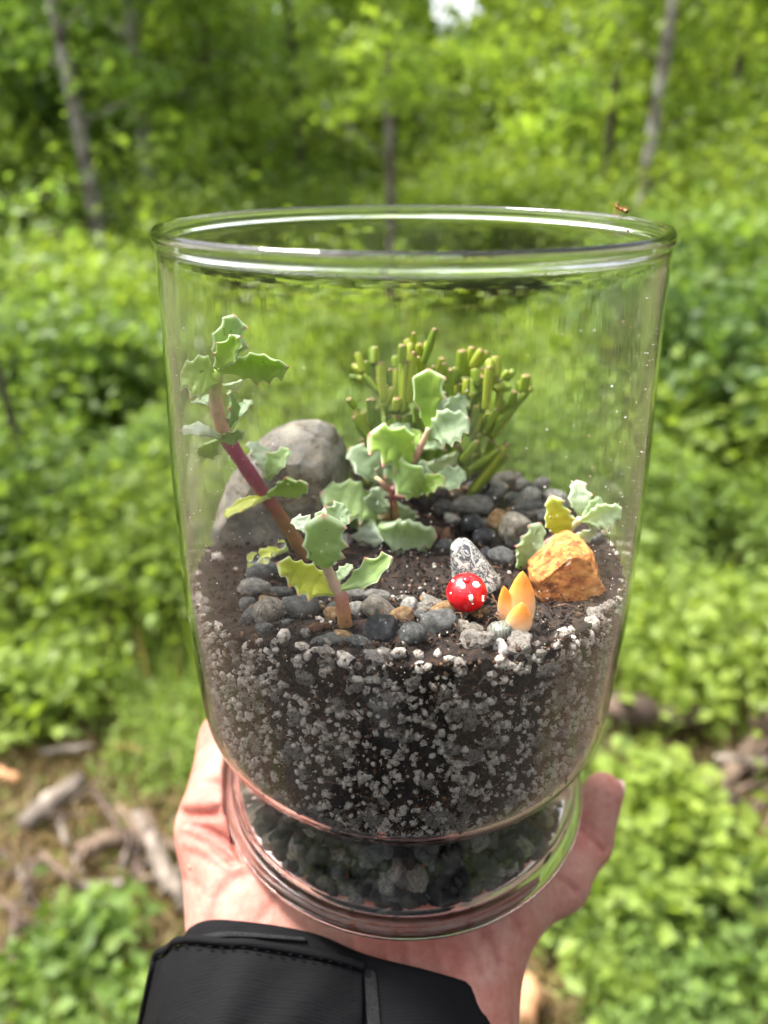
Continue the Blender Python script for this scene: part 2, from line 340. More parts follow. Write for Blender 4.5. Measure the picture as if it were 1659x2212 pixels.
M_bark = stone_mat('grey brown bark', [(0.32, (0.05, 0.038, 0.03)), (0.5, (0.17, 0.14, 0.115)), (0.68, (0.34, 0.31, 0.28))], 9, 0.9, 0.8, 0.02)
M_birch = stone_mat('pale mottled bark', [(0.38, (0.07, 0.05, 0.04)), (0.47, (0.22, 0.19, 0.165)), (0.6, (0.48, 0.45, 0.42))], 7, 0.85, 0.6, 0.015)
M_dark_bark = stone_mat('dark bark', [(0.32, (0.03, 0.024, 0.02)), (0.6, (0.10, 0.08, 0.065)), (0.75, (0.17, 0.14, 0.12))], 9, 0.9, 0.8, 0.02)
def tree(x, y, height, rad, lean, mat, mix, label, group, leaves=5200, low=0.16, spread=1.5, lsize=0.085, gap=0.0):
    z0 = gh(x, y)-0.05
    root = empty('tree', (x, y, z0), label, 'tree', group)
    pts = spline([(x, y, z0), (x+lean[0]*0.3+rnd.uniform(-.05, .05), y+lean[1]*0.3, z0+height*0.3), (x+lean[0]*0.62+rnd.uniform(-.1, .1), y+lean[1]*0.6, z0+height*0.62), (x+lean[0], y+lean[1], z0+height)], 12)
    V, F = tube_vf(pts, [rad*(1.25 if i == 0 else 1-0.85*i/11) for i in range(12)], 9); link('trunk', mesh('trunk', V, F, True, None, mat), None, root)
    parts = []; tips = []
    nb = 15
    for k in range(nb):
        f = low+(0.96-low)*((k+rnd.random()*0.8)/nb); i = min(int(f*11), 10); p = pts[i].lerp(pts[i+1], f*11-i)
        a = rnd.random()*6.283; L = spread*(1.05-0.55*f)*rnd.uniform(0.7, 1.25)
        d = Vector((math.cos(a), math.sin(a), rnd.uniform(0.1, 0.6))).normalized()
        q = p+d*L*0.5; e = p+d*L+Vector((0, 0, rnd.uniform(-0.25, 0.1)*L))
        parts.append(tube_vf([p, q, e], [rad*0.30*(1.1-f), rad*0.2*(1.1-f), 0.006], 5)); tips += [(q, L*0.42), (e, L*0.36), (p.lerp(e, 0.75)+Vector((rnd.uniform(-.3, .3), rnd.uniform(-.3, .3), rnd.uniform(-.2, .3)))*L, L*0.34)]
    V, F = join_vf(parts); tag(link('branch', mesh('branch', V, F, True, None, mat), None, root), kind='stuff')
    leaves = int(leaves*1.15); lsize *= 1.15; per = leaves//len(tips); PP = []; CC = []
    for (c, s) in tips:
        m = max(4, int(per*rnd.uniform(0.5, 1.5))); q = rng.normal(size=(m, 3)); q *= (np.abs(rng.normal(size=(m, 1)))**0.6)/(np.linalg.norm(q, axis=1, keepdims=True)+1e-6)
        q[:, 2] *= 0.6; PP.append(np.array(c)+q*s); CC.append(green(m, mix, 0.2)*rnd.uniform(0.7, 1.75))
    P = np.vstack(PP); Cc = np.vstack(CC); k = P[:, 2] > ground_h(P[:, 0], P[:, 1])+0.1; P = P[k]; Cc = Cc[k]
    V, F, C = leaf_cloud(P, lsize*(0.6+0.8*rng.random(len(P))), Cc, 0.35, 0.7)
    link('crown', mesh('crown', V, F, False, C, M_bush), None, root)
    return root
def tree_px(x, dist, **k):
    X, Y = polar_px(x, dist); return tree(X, Y, **k)
mLime = (1.4, 0.7, 0.2, 0.9, 0.2); mMid = (0.6, 1.2, 0.6, 0.2, 0.5); mDeep = (0.1, 0.8, 1.6, 0.05, 0.5); mYel = (1.2, 0.4, 0.15, 1.4, 0.1)  # mDeep's dark leaves at the left stand in for deep shade under the canopy
tree_px(214, 8.6, height=7.5, rad=0.095, lean=(-0.30, 0.2), mat=M_birch, mix=mMid, label='tall leaning tree with pale mottled trunk at far left of the clearing', group='trees', leaves=4600, low=0.24)
tree_px(333, 9.4, height=8.0, rad=0.11, lean=(0.25, 0.1), mat=M_birch, mix=mMid, label='slim upright tree just right of the leaning pale trunk', group='trees', leaves=4600, low=0.24)
tree_px(846, 6.5, height=6.8, rad=0.052, lean=(-0.12, 0.1), mat=M_bark, mix=mLime, label='thin grey trunk standing straight behind the middle of the vase', group='trees', leaves=3000, low=0.22, lsize=0.06, spread=.75)
tree_px(1378, 6.6, height=8.5, rad=0.062, lean=(0.15, 0.2), mat=M_birch, mix=mLime, label='pale spotted trunk rising behind the insect end of the rim', group='trees', leaves=5200, low=0.16, spread=.9, lsize=.065)
tree_px(1302, 7.6, height=8.0, rad=0.05, lean=(0.0, 0.2), mat=M_dark_bark, mix=mMid, label='dark trunk close beside the pale spotted trunk', group='trees', leaves=3000, low=0.28, spread=.8, lsize=.065)
tree_px(-62, 2.75, height=1.9, rad=0.024, lean=(-0.14, 0.05), mat=M_dark_bark, mix=mMid, label='dark thin sapling stem at the left edge of the clearing', group='trees', leaves=260, low=0.5, spread=0.5, lsize=0.05)
for i, (x, dist, h, mix, lf) in enumerate([(-140, 10.8, 6.0, mLime, 5600), (60, 11.8, 8, mMid, 5600), (40, 12.6, 6.5, mMid, 5600), (130, 11.6, 7, mDeep, 5600), (280, 12.2, 7, mDeep, 5600), (470, 9.2, 5.0, mLime, 4600), (560, 12.5, 7.5, mMid, 5600), (660, 10.2, 5.5, mLime, 5200), (720, 13.0, 8, mMid, 5200), (925, 11.0, 2.5, mLime, 5200), (1060, 9.0, 2.4, mLime, 5200), (1215, 11.5, 7, mYel, 5600), (1240, 9.6, 5.0, mLime, 5200), (1470, 9.8, 6.0, mLime, 5600), (1560, 8.2, 5.0, mYel, 5200), (1640, 11.0, 8, mMid, 5600), (1760, 8.6, 6, mLime, 5200), (400, 13.5, 8, mDeep, 5200), (190, 13.5, 8.5, mDeep, 5600), (1000, 14.5, 2.9, mLime, 5000), (1440, 15.0, 8, mMid, 5200), (640, 15.5, 7.5, mMid, 5200)]):
    lab = {-1: ''}.get(i, 'young leafy tree whose stem is lost among the woodland foliage')
    tree_px(x, dist, height=h, rad=0.06, lean=(rnd.uniform(-.4, .4), rnd.uniform(-.3, .3)), mat=M_dark_bark, mix=mix, label=lab, group='young trees of the woodland', leaves=lf, low=0.05, spread=1.55, lsize=0.09)

# the far woods, one mass behind the trees, with the gaps where the white sky shows
n = 110000; a = (rng.random(n)-0.5)*2*1.0; d = 16+12*rng.random(n)
hgt = 9*rng.random(n); x = CAM.x+np.sin(a)*d; y = CAM.y+np.cos(a)*d; z = GROUND+hgt
el = np.degrees(np.arctan2(z-CAM.z, d)); azp = CX+FPX*np.tan(a)*1.2
keep = vnoise(a*26, el*0.55, 21) > -1
for hx, he, hw, hh in [(960, 8.3, 34, 1.6), (1015, 8.7, 26, 1.4), (985, 9.4, 60, .8), (1400, 6.8, 36, 0.9), (1440, 5.6, 22, 0.7), (1385, 8.8, 40, 0.8), (1640, 9.0, 30, 0.7)]:
    keep &= (((azp-hx)/hw)**2+((el-he)/hh)**2 > 0.55+0.9*rng.random(n)) | (rng.random(n) < .16)
P = np.c_[x, y, z][keep]; m = len(P); c = green(m, mLime, 0.2)*(0.8+0.9*vnoise(a[keep]*20, el[keep]*0.8, 23)).reshape(-1, 1)
V, F, C = leaf_cloud(P, 0.26*(0.6+0.8*rng.random(m)), c, 0.3, 0.8)
tag(link('far_woods', mesh('far_woods', V, F, False, C, M_bush)), 'far green woods that close off the clearing behind the trees', None, None, 'stuff')
n = 44000; a = 1.05+rng.random(n)*(2*math.pi-2.1); d = 9+8*rng.random(n)+4*np.exp(-((a-1.05)/.5)**2)+5*np.exp(-((2*math.pi-1.05-a)/.5)**2); P = np.c_[CAM.x+np.sin(a)*d, CAM.y+np.cos(a)*d, GROUND+4.5*rng.random(n)]
V, F, C = leaf_cloud(P, 0.4*(0.6+0.8*rng.random(n)), green(n, mDeep, 0.2), 0.3, 0.8)
tag(link('woods_around', mesh('woods_around', V, F, False, C, M_bush)), 'green woods closing the clearing all round', None, None, 'stuff')

# bushes
def bush(x, y, r_, h, mix, n, label, group, lsize=0.05):
    z0 = gh(x, y); root = empty('bush', (x, y, z0), label, 'bush', group); parts = []
    PP = []
    for k in range(9):
        a = rnd.random()*6.283; e = Vector((x+math.cos(a)*r_*rnd.uniform(.2, .9), y+math.sin(a)*r_*rnd.uniform(.2, .9), z0+h*rnd.uniform(.45, 1)))
        parts.append(tube_vf(spline([(x+math.cos(a)*.03, y+math.sin(a)*.03, z0-0.02), ((x+e.x)/2, (y+e.y)/2, z0+(e.z-z0)*.65), e], 5), [0.008, .006, .005, .004, .002], 5))
        m = n//9; q = rng.normal(size=(m, 3))*r_*0.30; q[:, 2] *= 0.75; PP.append(np.array(e)+q)
    V, F = join_vf(parts); tag(link('stem', mesh('stem', V, F, True, None, M_dark_bark), None, root), kind='stuff')
    P = np.vstack(PP); P = P[P[:, 2] > z0+0.03]; c = green(len(P), mix, 0.14)
    V, F, C = leaf_cloud(P, lsize*(0.6+0.8*rng.random(len(P))), c, 0.5, 0.65); link('foliage', mesh('foliage', V, F, False, C, M_bush), None, root)
    return root
def bush_px(x, y, **k):
    P = px_ground(x, y); return bush(P.x, P.y, **k)
bl = [(60, 800, .55, .8, mYel, 1500, 'yellowish bush below the leaning pale trunk'), (200, 860, .6, .75, mLime, 1700, 'rounded light green bush left of the vase, in front of the dark gap'),
      (290, 1330, .36, .42, mLime, 1500, 'light green bush close to the left wall of the vase'), (90, 1250, .4, .5, mMid, 1500, 'mid green bush at the left edge under the sapling'),
      (120, 1560, .2, .2, mLime, 900, 'small bright bush above the fallen sticks on the left'), (1560, 1120, .5, .65, mLime, 1700, 'light green bush right of the vase at soil height'),
      (1590, 1010, .6, .8, mMid, 1600, 'darker green bush behind the light one at the right edge'), (1500, 900, .6, .8, mLime, 1700, 'pale green bush beside the upper right wall of the vase'),
      (1480, 1480, .28, .26, mYel, 1300, 'yellow green low bush above the dark fallen log'), (1440, 1900, .16, .22, mYel, 1200, 'yellow green bush just beyond the little finger'),
      (1300, 2060, .14, .16, mLime, 1000, 'bright low bush right of the wrist'), (700, 900, .6, .8, mLime, 1700, 'light green bush seen through the glass left of the cactus'),
      (1250, 960, .55, .7, mLime, 1700, 'green bush seen through the glass right of the cactus'), (1480, 2130, .12, .13, mMid, 800, 'green tuft at the bottom right of the clearing'),
      (210, 2150, .12, .13, mMid, 800, 'green tuft left of the black sleeve'), (390, 640, .7, 1.0, mDeep, 1700, 'dark green bush behind the left end of the rim')]
for (x, dist, r_, h, mix, lab) in [(520, 7.6, .8, .95, mLime, 'tall light shrub behind the left part of the rim'), (640, 8.4, .9, 1.05, mMid, 'tall green shrub seen over the rim left of the thin grey trunk'), (740, 7.4, .7, .85, mLime, 'light shrub just left of the thin grey trunk'), (950, 7.4, .8, 1.05, mLime, 'light shrub just right of the thin grey trunk'),
      (1050, 8.0, .9, 1.25, mYel, 'yellow green shrub seen over the middle of the rim'), (1180, 7.4, .8, 1.2, mLime, 'light shrub between the middle of the rim and the insect'), (1290, 8.2, .9, 1.3, mMid, 'tall shrub below the insect end of the rim'), (1420, 7.2, .85, 1.35, mLime, 'tall light shrub beyond the right end of the rim'),
      (1540, 6.4, .8, 1.5, mYel, 'tall yellow green shrub at the right of the clearing'), (1640, 5.4, .75, 1.4, mLime, 'tall light shrub at the right edge of the clearing'), (1500, 4.6, .6, 1.0, mMid, 'mid green shrub right of the vase wall'), (1640, 3.7, .5, .85, mDeep, 'dark green shrub at the right edge beside the vase'),
      (285, 7.6, .5, .35, mMid, 'green shrub below the pale trunks on the left'), (95, 7.0, .5, .40, mLime, 'light shrub below the leaning pale trunk'), (-20, 5.2, .6, .6, mMid, 'green shrub at the left edge of the clearing'), (230, 4.6, .6, .65, mLime, 'light shrub left of the vase wall'), (60, 3.6, .5, .7, mMid, 'mid green shrub low at the left edge')]:
    X_, Y_ = polar_px(x, dist); bush(X_, Y_, r_, h, mix, 2400, lab, 'bushes in the clearing', .075)
for (x, y, r_, h, mix, n, lab) in bl: bush_px(x, y, r_=r_, h=h, mix=mix, n=n, label=lab, group='bushes in the clearing', lsize=0.03+0.03*min(1, r_/.5))
# ferns
def fern(x, y, s, label, nf=9):
    z0 = gh(x, y); root = empty('fern', (x, y, z0), label, 'fern', 'ferns')
    for k in range(nf):
        a = 6.283*k/nf+rnd.uniform(-.2, .2); V = []; F = []; C = []
        for j in range(26):
            f = j/25; rad_ = s*f*0.8; zz = z0+0.02+s*(0.75*math.sin(min(1, f*1.05)*2.0)); p = Vector((x+math.cos(a)*rad_, y+math.sin(a)*rad_, zz)); sd_ = Vector((-math.sin(a), math.cos(a), 0)); o = Vector((math.cos(a), math.sin(a), 0))
            L = s*0.26*math.sin(math.pi*(0.12+0.85*f))
            for g in (-1, 1):
                b0 = len(V); V += [p-o*s*.014, p+o*s*.014, p+sd_*g*L+o*s*.06+Vector((0, 0, -L*.25))]; F.append((b0, b0+1, b0+2)); C += [tuple((LIME*0.6+COOL*0.5)*rnd.uniform(.8, 1.2))]*3
        link('frond', mesh('frond', V, F, False, np.array(C), M_bush), None, root)
P = px_ground(1600, 1985); fern(P.x, P.y, 0.19, 'feathery green fern below the brush pile on the right')
P = px_ground(1380, 2185); fern(P.x, P.y, 0.12, 'small fern near the bottom edge right of the sleeve', 8)
# orange blooms among the green plants
M_petal = attr_mat('orange petal', 0.6, 60)
for (x, y, lab) in [(1468, 1850, 'orange bloom among yellow green plants right of the vase foot'), (1305, 1972, 'small orange bloom below the little finger')]:
    P = px_ground(x, y); d_ = ray(x, y); P = P-d_*0.16; zg = gh(P.x, P.y)
    root = empty('flower', (P.x, P.y, zg), lab, 'flower', 'orange blooms')
    V, F = tube_vf([(P.x, P.y, zg), (P.x+.004, P.y, (zg+P.z)/2), P], 0.0012, 5); link('stem', mesh('stem', V, F, True, np.tile(MID, (len(V), 1)), M_bush), None, root)
    for k in range(6):
        a = 6.283*k/6; q = P+Vector((math.cos(a)*.009, math.sin(a)*.009, .004)); V, F = ico(1); V = V*np.array([.006, .004, .0015]); c_, s_ = math.cos(a), math.sin(a)
        V = np.c_[V[:, 0]*c_-V[:, 1]*s_, V[:, 0]*s_+V[:, 1]*c_, V[:, 2]]+np.array(q); link('petal', mesh('petal', V, F, True, np.tile([.75, .24, .02], (len(V), 1)), M_petal), None, root)
# logs, sticks, brush
M_wood = stone_mat('weathered stick', [(0.34, (0.045, 0.028, 0.02)), (0.5, (0.12, 0.08, 0.055)), (0.66, (0.22, 0.155, 0.11))], 26, 0.85, 0.7, 0.004)
M_wood2 = stone_mat('grey log', [(0.34, (0.06, 0.048, 0.04)), (0.5, (0.17, 0.135, 0.11)), (0.66, (0.30, 0.25, 0.21))], 22, 0.85, 0.7, 0.004)
M_orange_wood = stone_mat('fresh orange wood', [(0.3, (0.28, 0.13, 0.06)), (0.5, (0.50, 0.26, 0.13)), (0.7, (0.62, 0.38, 0.22))], 30, 0.8, 0.5, 0.003)
M_dlog = stone_mat('dark rotten log', [(0.3, (0.03, 0.022, 0.018)), (0.5, (0.09, 0.06, 0.048)), (0.7, (0.17, 0.115, 0.09))], 20, 0.9, 0.8, 0.006)
def stick(p0, p1, r_, mat, label, group, cat='stick', name='fallen_stick', lift=0.01):
    A = px_ground(*p0); B = px_ground(*p1); A.z += r_+lift; B.z += r_+lift
    pts = [A.lerp(B, k/6)+Vector((rnd.uniform(-1, 1), rnd.uniform(-1, 1), rnd.uniform(-.3, .5)))*r_*0.35 for k in range(7)]
    V, F = tube_vf(pts, [r_*f*rnd.uniform(.88, 1.1) for f in (.75, 1, 1, .97, .93, .85, .6)], 9)
    return tag(link(name, mesh(name, V, F, True, None, mat)), label, cat, group)
stick((70, 1835), (185, 1735), 0.030, M_wood2, 'thick pale log lying diagonally on the left litter', None, 'log', 'fallen_log', 0.05)
stick((95, 1668), (215, 1655), 0.011, M_wood2, 'pale straight stick lying level above the thick log', 'sticks', lift=.06)
stick((0, 1700), (52, 1722), 0.013, M_orange_wood, 'short orange brown stick at the left edge', 'sticks', lift=.05)
stick((170, 1962), (310, 1952), 0.010, M_wood2, 'pale stick with orange end lying level below the brush', 'sticks', lift=.06)
stick((300, 1700+110), (415, 2010), 0.021, M_wood2, 'grey branch running down to the wrist', 'sticks', lift=.05)
stick((180, 1890), (300, 1860), 0.022, M_wood, 'brown broken branch in the middle of the left brush', 'sticks', lift=.06)
stick((255, 1640), (318, 1660), 0.010, M_orange_wood, 'short tan stick left of the thumb', 'sticks', lift=.05)
stick((1290, 1575), (1500, 1612), 0.045, M_dlog, 'dark rotten log behind the vase on the right', None, 'log', 'fallen_log', 0.05)
stick((1610, 1630), (1690, 1640), 0.040, M_wood, 'broken brown log at the right edge', None, 'log', 'fallen_log', 0.07)
stick((1500, 1790), (1640, 1620), 0.022, M_wood, 'brown branch leaning across the right brush pile', 'sticks', lift=.06)
stick((1530, 1700), (1659, 1715), 0.012, M_wood2, 'grey stick lying level across the right brush pile', 'sticks', lift=.09)
stick((1540, 1720), (1548, 1850), 0.012, M_wood, 'brown stick pointing down from the right brush pile', 'sticks', lift=.07)
stick((1040, 2200), (1165, 2205), 0.045, M_orange_wood, 'pale peach log end beside the sleeve', None, 'log', 'fallen_log', 0.02)
stick((1290, 2205), (1320, 2200), 0.012, M_orange_wood, 'small peach wood chip at the bottom edge right of the sleeve', 'sticks', lift=.05)
cen = [(240, 1840, 95, 90), (120, 1970, 90, 90), (330, 1900, 70, 100), (60, 2080, 60, 60), (1590, 1760, 70, 80), (1635, 1680, 40, 50), (1640, 2010, 30, 60), (1540, 2150, 50, 30)]
for (x, y, w_, h_) in cen:
    for k in range(18):
        a = rnd.uniform(0, 3.14); L = rnd.uniform(40, 110); x0 = x+rnd.uniform(-w_, w_); y0 = y+rnd.uniform(-h_, h_)*.8
        stick((x0-math.cos(a)*L/2, y0-math.sin(a)*L/2), (x0+math.cos(a)*L/2, y0+math.sin(a)*L/2), rnd.uniform(.003, .009), rnd.choice([M_wood, M_wood, M_dlog, M_dlog, M_wood2]), 'thin bare brown twig lying in a tangle of brush on the ground', 'twigs in the brush piles', 'twig', 'fallen_twig', rnd.uniform(.0, .10))

# ================================================================ THE PERSON: hand by signed distances, one continuous skin
lo = np.array([-0.082, -0.098, -0.062]); hi = np.array([0.076, 0.088, 0.044]); vs = 0.0009
dim = np.ceil((hi-lo)/vs).astype(int)
GX, GY, GZ = np.meshgrid(*[lo[i]+vs*np.arange(dim[i], dtype=np.float32) for i in range(3)], indexing='ij'); GX = GX.astype(np.float32); GY = GY.astype(np.float32); GZ = GZ.astype(np.float32)
def cap(a, b, ra, rb, sq=1.0):
    a = np.array(a, np.float32); b = np.array(b, np.float32); ab = b-a; L2 = float(ab@ab)
    tt = np.clip(((GX-a[0])*ab[0]+(GY-a[1])*ab[1]+(GZ-a[2])*ab[2])/L2, 0, 1)
    return np.sqrt((GX-a[0]-tt*ab[0])**2+(GY-a[1]-tt*ab[1])**2+((GZ-a[2]-tt*ab[2])*sq)**2)-(ra+(rb-ra)*tt)
def ell(c, r_):
    k = np.sqrt(((GX-c[0])/r_[0])**2+((GY-c[1])/r_[1])**2+((GZ-c[2])/r_[2])**2); return (k-1)*min(r_)
def smin(a, b, k):
    h = np.clip(0.5+0.5*(b-a)/k, 0, 1); return b+(a-b)*h-k*h*(1-h)
# pixel guided joints
Tm = at_y(404, 1768, -0.014); Tt = at_y(470, 1650, 0.020)
thumb0 = Vector((-0.0330, -0.0430, -0.0250)); thumb1 = Vector((-0.0472, -0.0120, -0.0085)); thumb2 = Vector((-0.0472, 0.0130, -0.0030)); thumb3 = Vector((-0.0415, 0.0310, 0.0005))
pk0 = Vector((0.0215, -0.0270, -0.0205)); pk1 = at_y(1205, 1900, -0.0130); pk2 = at_y(1268, 1815, 0.0000); pk3 = at_y(1303, 1712, 0.0080)
D = cap((-0.018, -0.097, -0.056), (-0.015, -0.062, -0.042), 0.026, 0.0235, 1.3)                       # wrist
D = smin(D, cap((-0.028, -0.058, -0.034), (-0.030, -0.004, -0.0205), 0.0170, 0.0150), 0.014)          # index side of palm
D = smin(D, cap((-0.012, -0.058, -0.036), (-0.010, 0.010, -0.0215), 0.0175, 0.0145), 0.014)
D = smin(D, cap((0.004, -0.056, -0.036), (0.010, 0.000, -0.0215), 0.0165, 0.0135), 0.014)
D = smin(D, cap((0.006, -0.062, -0.036), (0.0205, -0.024, -0.0215), 0.0150, 0.0120), 0.012)            # hypothenar edge
D = smin(D, cap(thumb0, thumb1, 0.0180, 0.0122), 0.012)                                               # thenar mound
D = smin(D, cap(thumb1, thumb2, 0.0128, 0.0118), 0.004)
D = smin(D, cap(thumb2, thumb3, 0.0114, 0.0095), 0.004)
D = smin(D, cap(pk0, pk1, 0.0104, 0.0084), 0.009); D = smin(D, cap(pk1, pk2, 0.0079, 0.0069), 0.0025); D = smin(D, cap(pk2, pk3, 0.0070, 0.0059), 0.0025)
for (x0, y0, x1, Ls, r0) in [(-0.030, 0.000, -0.030, (0.036, 0.022, 0.018), 0.0088), (-0.010, 0.010, -0.008, (0.038, 0.024, 0.019), 0.0090), (0.010, 0.000, 0.016, (0.036, 0.022, 0.018), 0.0086)]:
    p = Vector((x0, y0, -0.0185)); dirs = [Vector((x1-x0, 0.036, 0.000)), Vector((x1-x0, 0.022, 0.008)), Vector((0, 0.012, 0.015))]; r1 = r0
    for L_, dv in zip(Ls, dirs):
        q = p+dv.normalized()*L_; D = smin(D, cap(p, q, r1, r1*0.9), 0.004); p = q; r1 *= 0.9
# creases
def groove(a, b, w_, dep):
    global D
    d = cap(a, b, 0.0, 0.0); D = D+dep*np.exp(-(d/w_)**2)
def groove_px(P0, P1, w_=0.0008, dep=0.0009): groove(P0, P1, w_, dep)
groove((-0.0570, -0.0085, 0.0050), (-0.036, -0.0100, 0.0040), 0.0012, 0.0042)     # fold at the thumb's root
groove((-0.055, -0.020, 0.0030), (-0.036, -0.026, -0.0020), 0.0009, 0.0009)
groove((-0.052, -0.030, -0.0005), (-0.034, -0.040, -0.0045), 0.0012, 0.0008)
groove((-0.030, -0.052, -0.0060), (-0.012, -0.020, -0.0040), 0.0012, 0.0012)
for (pa, pb, rr_) in [(pk1, pk0, .0078), (pk2, pk1, .0066)]:
    ax = (pb-pa).normalized(); s1 = ax.cross(Vector((0, -0.5, 1))).normalized(); s2 = ax.cross(s1)
    toc = (CAM-pa); toc = (toc-ax*toc.dot(ax)).normalized(); sd_ = ax.cross(toc)
    for off in (0.0, 0.0011): groove(pa+ax*off+toc*rr_*0.75+sd_*rr_*0.8, pa+ax*off+toc*rr_*0.75-sd_*rr_*0.8, 0.0006, 0.0008 if off == 0 else 0.0004)
groove((0.016, -0.034, -0.0100), (0.028, -0.026, -0.0100), 0.0008, 0.0010)
for (pa_, pb_, w_, dp_) in [((-.050, -.022, .0015), (-.038, -.030, -.004), .0009, .0012), ((-.046, -.036, -.003), (-.028, -.047, -.006), .0010, .0010), ((-.040, -.046, -.006), (-.020, -.054, -.008), .0009, .0008), ((-.020, -.058, -.012), (.004, -.052, -.010), .0009, .0010), ((-.024, -.062, -.014), (.002, -.057, -.012), .0008, .0007), ((.010, -.046, -.013), (.022, -.036, -.012), .0009, .0010), ((.012, -.052, -.014), (.022, -.044, -.014), .0007, .0007), ((.018, -.030, -.010), (.030, -.020, -.009), .0008, .0010)]:
    groove(pa_, pb_, w_, dp_)
for q in (0, 1, 2): groove((0.002+q*.006, -0.060, -0.0085), (0.005+q*.006, -0.048, -0.0080), 0.0007, 0.0005)
# the vase rests on the palm: keep the skin below its foot
foot = np.maximum(np.hypot(GX, GY)-0.0483, -(GZ+0.0018))   # everything above the foot's underside within its radius
foot = np.maximum(foot, GZ-0.020)
D = np.maximum(D, -foot)
bowl = np.sqrt(GX**2+GY**2)-(0.0435+0.0075*np.clip((GZ-0.018)/0.03, 0, 1)); bowl = np.maximum(bowl, 0.016-GZ)
D = np.maximum(D, -bowl)
grid = vdb.FloatGrid(); grid.copyFromArray(np.ascontiguousarray(np.clip(D, -0.004, 0.004)), tolerance=0); 
pts, tris, quads = grid.convertToPolygons(isovalue=0.0, adaptivity=0.0)
pts = np.asarray(pts)*vs+lo
Fh = [tuple(q) for q in np.asarray(quads)]+[tuple(q) for q in np.asarray(tris)]
del GX, GY, GZ, D, foot, bowl
M_skin, t, b = new_mat('skin')
n = noise_n(t, 55, 5, 0.6); r = ramp(t, n.outputs[0], [(0.36, (0.355, 0.130, 0.100)), (0.5, (0.385, 0.182, 0.144)), (0.64, (0.40, 0.228, 0.182))])
n3 = noise_n(t, 480, 4, 0.6); r3 = ramp(t, n3.outputs[0], [(0.35, (0.90, 0.80, 0.78)), (0.65, (1.05, 1.05, 1.05))]); mx = N(t, 'ShaderNodeMixRGB', blend_type='MULTIPLY'); mx.inputs[0].default_value = 1
t.links.new(r.outputs[0], mx.inputs[1]); t.links.new(r3.outputs[0], mx.inputs[2]); t.links.new(mx.outputs[0], b.inputs['Base Color'])
b.inputs['Roughness'].default_value = 0.6; b.inputs['Specular IOR Level'].default_value = 0.3
b.inputs['Subsurface Weight'].default_value = 0.35; b.inputs['Subsurface Radius'].default_value = (0.0034, 0.0013, 0.0007); b.inputs['Subsurface Scale'].default_value = 1.0
vo = N(t, 'ShaderNodeTexVoronoi', Scale=900); tc = N(t, 'ShaderNodeTexCoord'); t.links.new(tc.outputs['Object'], vo.inputs['Vector']); bump(t, b, vo.outputs[0], 0.18, 0.0003)
person = empty('person', (-0.017, -0.09, -0.04), 'left hand in a black jacket cuff holding the glass vase up from below', 'person')
hm = mesh('hand', pts, Fh, True, None, M_skin); hand = link('hand', hm, None, person)
sm = hand.modifiers.new('smooth', 'SMOOTH'); sm.factor = 0.5; sm.iterations = 4
# mole on the thenar, nail edge of the little finger
def blob(P, r3_, mat, name, parent=None, sub=2, rot=None):
    V, F = ico(sub); V = V*np.array(r3_)
    if rot is not None: V = V@np.array(rot.to_matrix()).T
    return link(name, mesh(name, V+np.array(P), F, True, None, mat), None, parent)
M_nail = plain('nail', (0.42, 0.27, 0.24), 0.25, 0.5); M_mole = plain('mole', (0.30, 0.13, 0.07), 0.6)
ax = (pk3-pk2).normalized(); nrm = (Vector((0.85, 0.35, 0.1))-ax*ax.dot(Vector((0.85, 0.35, 0.1)))).normalized(); q = Matrix((ax.cross(nrm), ax, nrm)).transposed().to_quaternion()
blob(pk3+ax*0.0010+nrm*0.0046, (0.0034, 0.0046, 0.0009), M_nail, 'fingernail', person, 3, q)
from mathutils.bvhtree import BVHTree
hand_tree = BVHTree.FromPolygons([tuple(map(float, p_)) for p_ in pts], Fh)
def cast_hand(x, y):
    loc, nr, idx, d_ = hand_tree.ray_cast(CAM, ray(x, y)); return loc
co = np.array(pts, dtype=np.float32); nrmv = np.empty(len(co)*3, dtype=np.float32); hm.vertices.foreach_get('normal', nrmv); nrmv = nrmv.reshape(-1, 3); pig = np.ones((len(co), 3), dtype=np.float32); disp_ = np.zeros(len(co), dtype=np.float32)
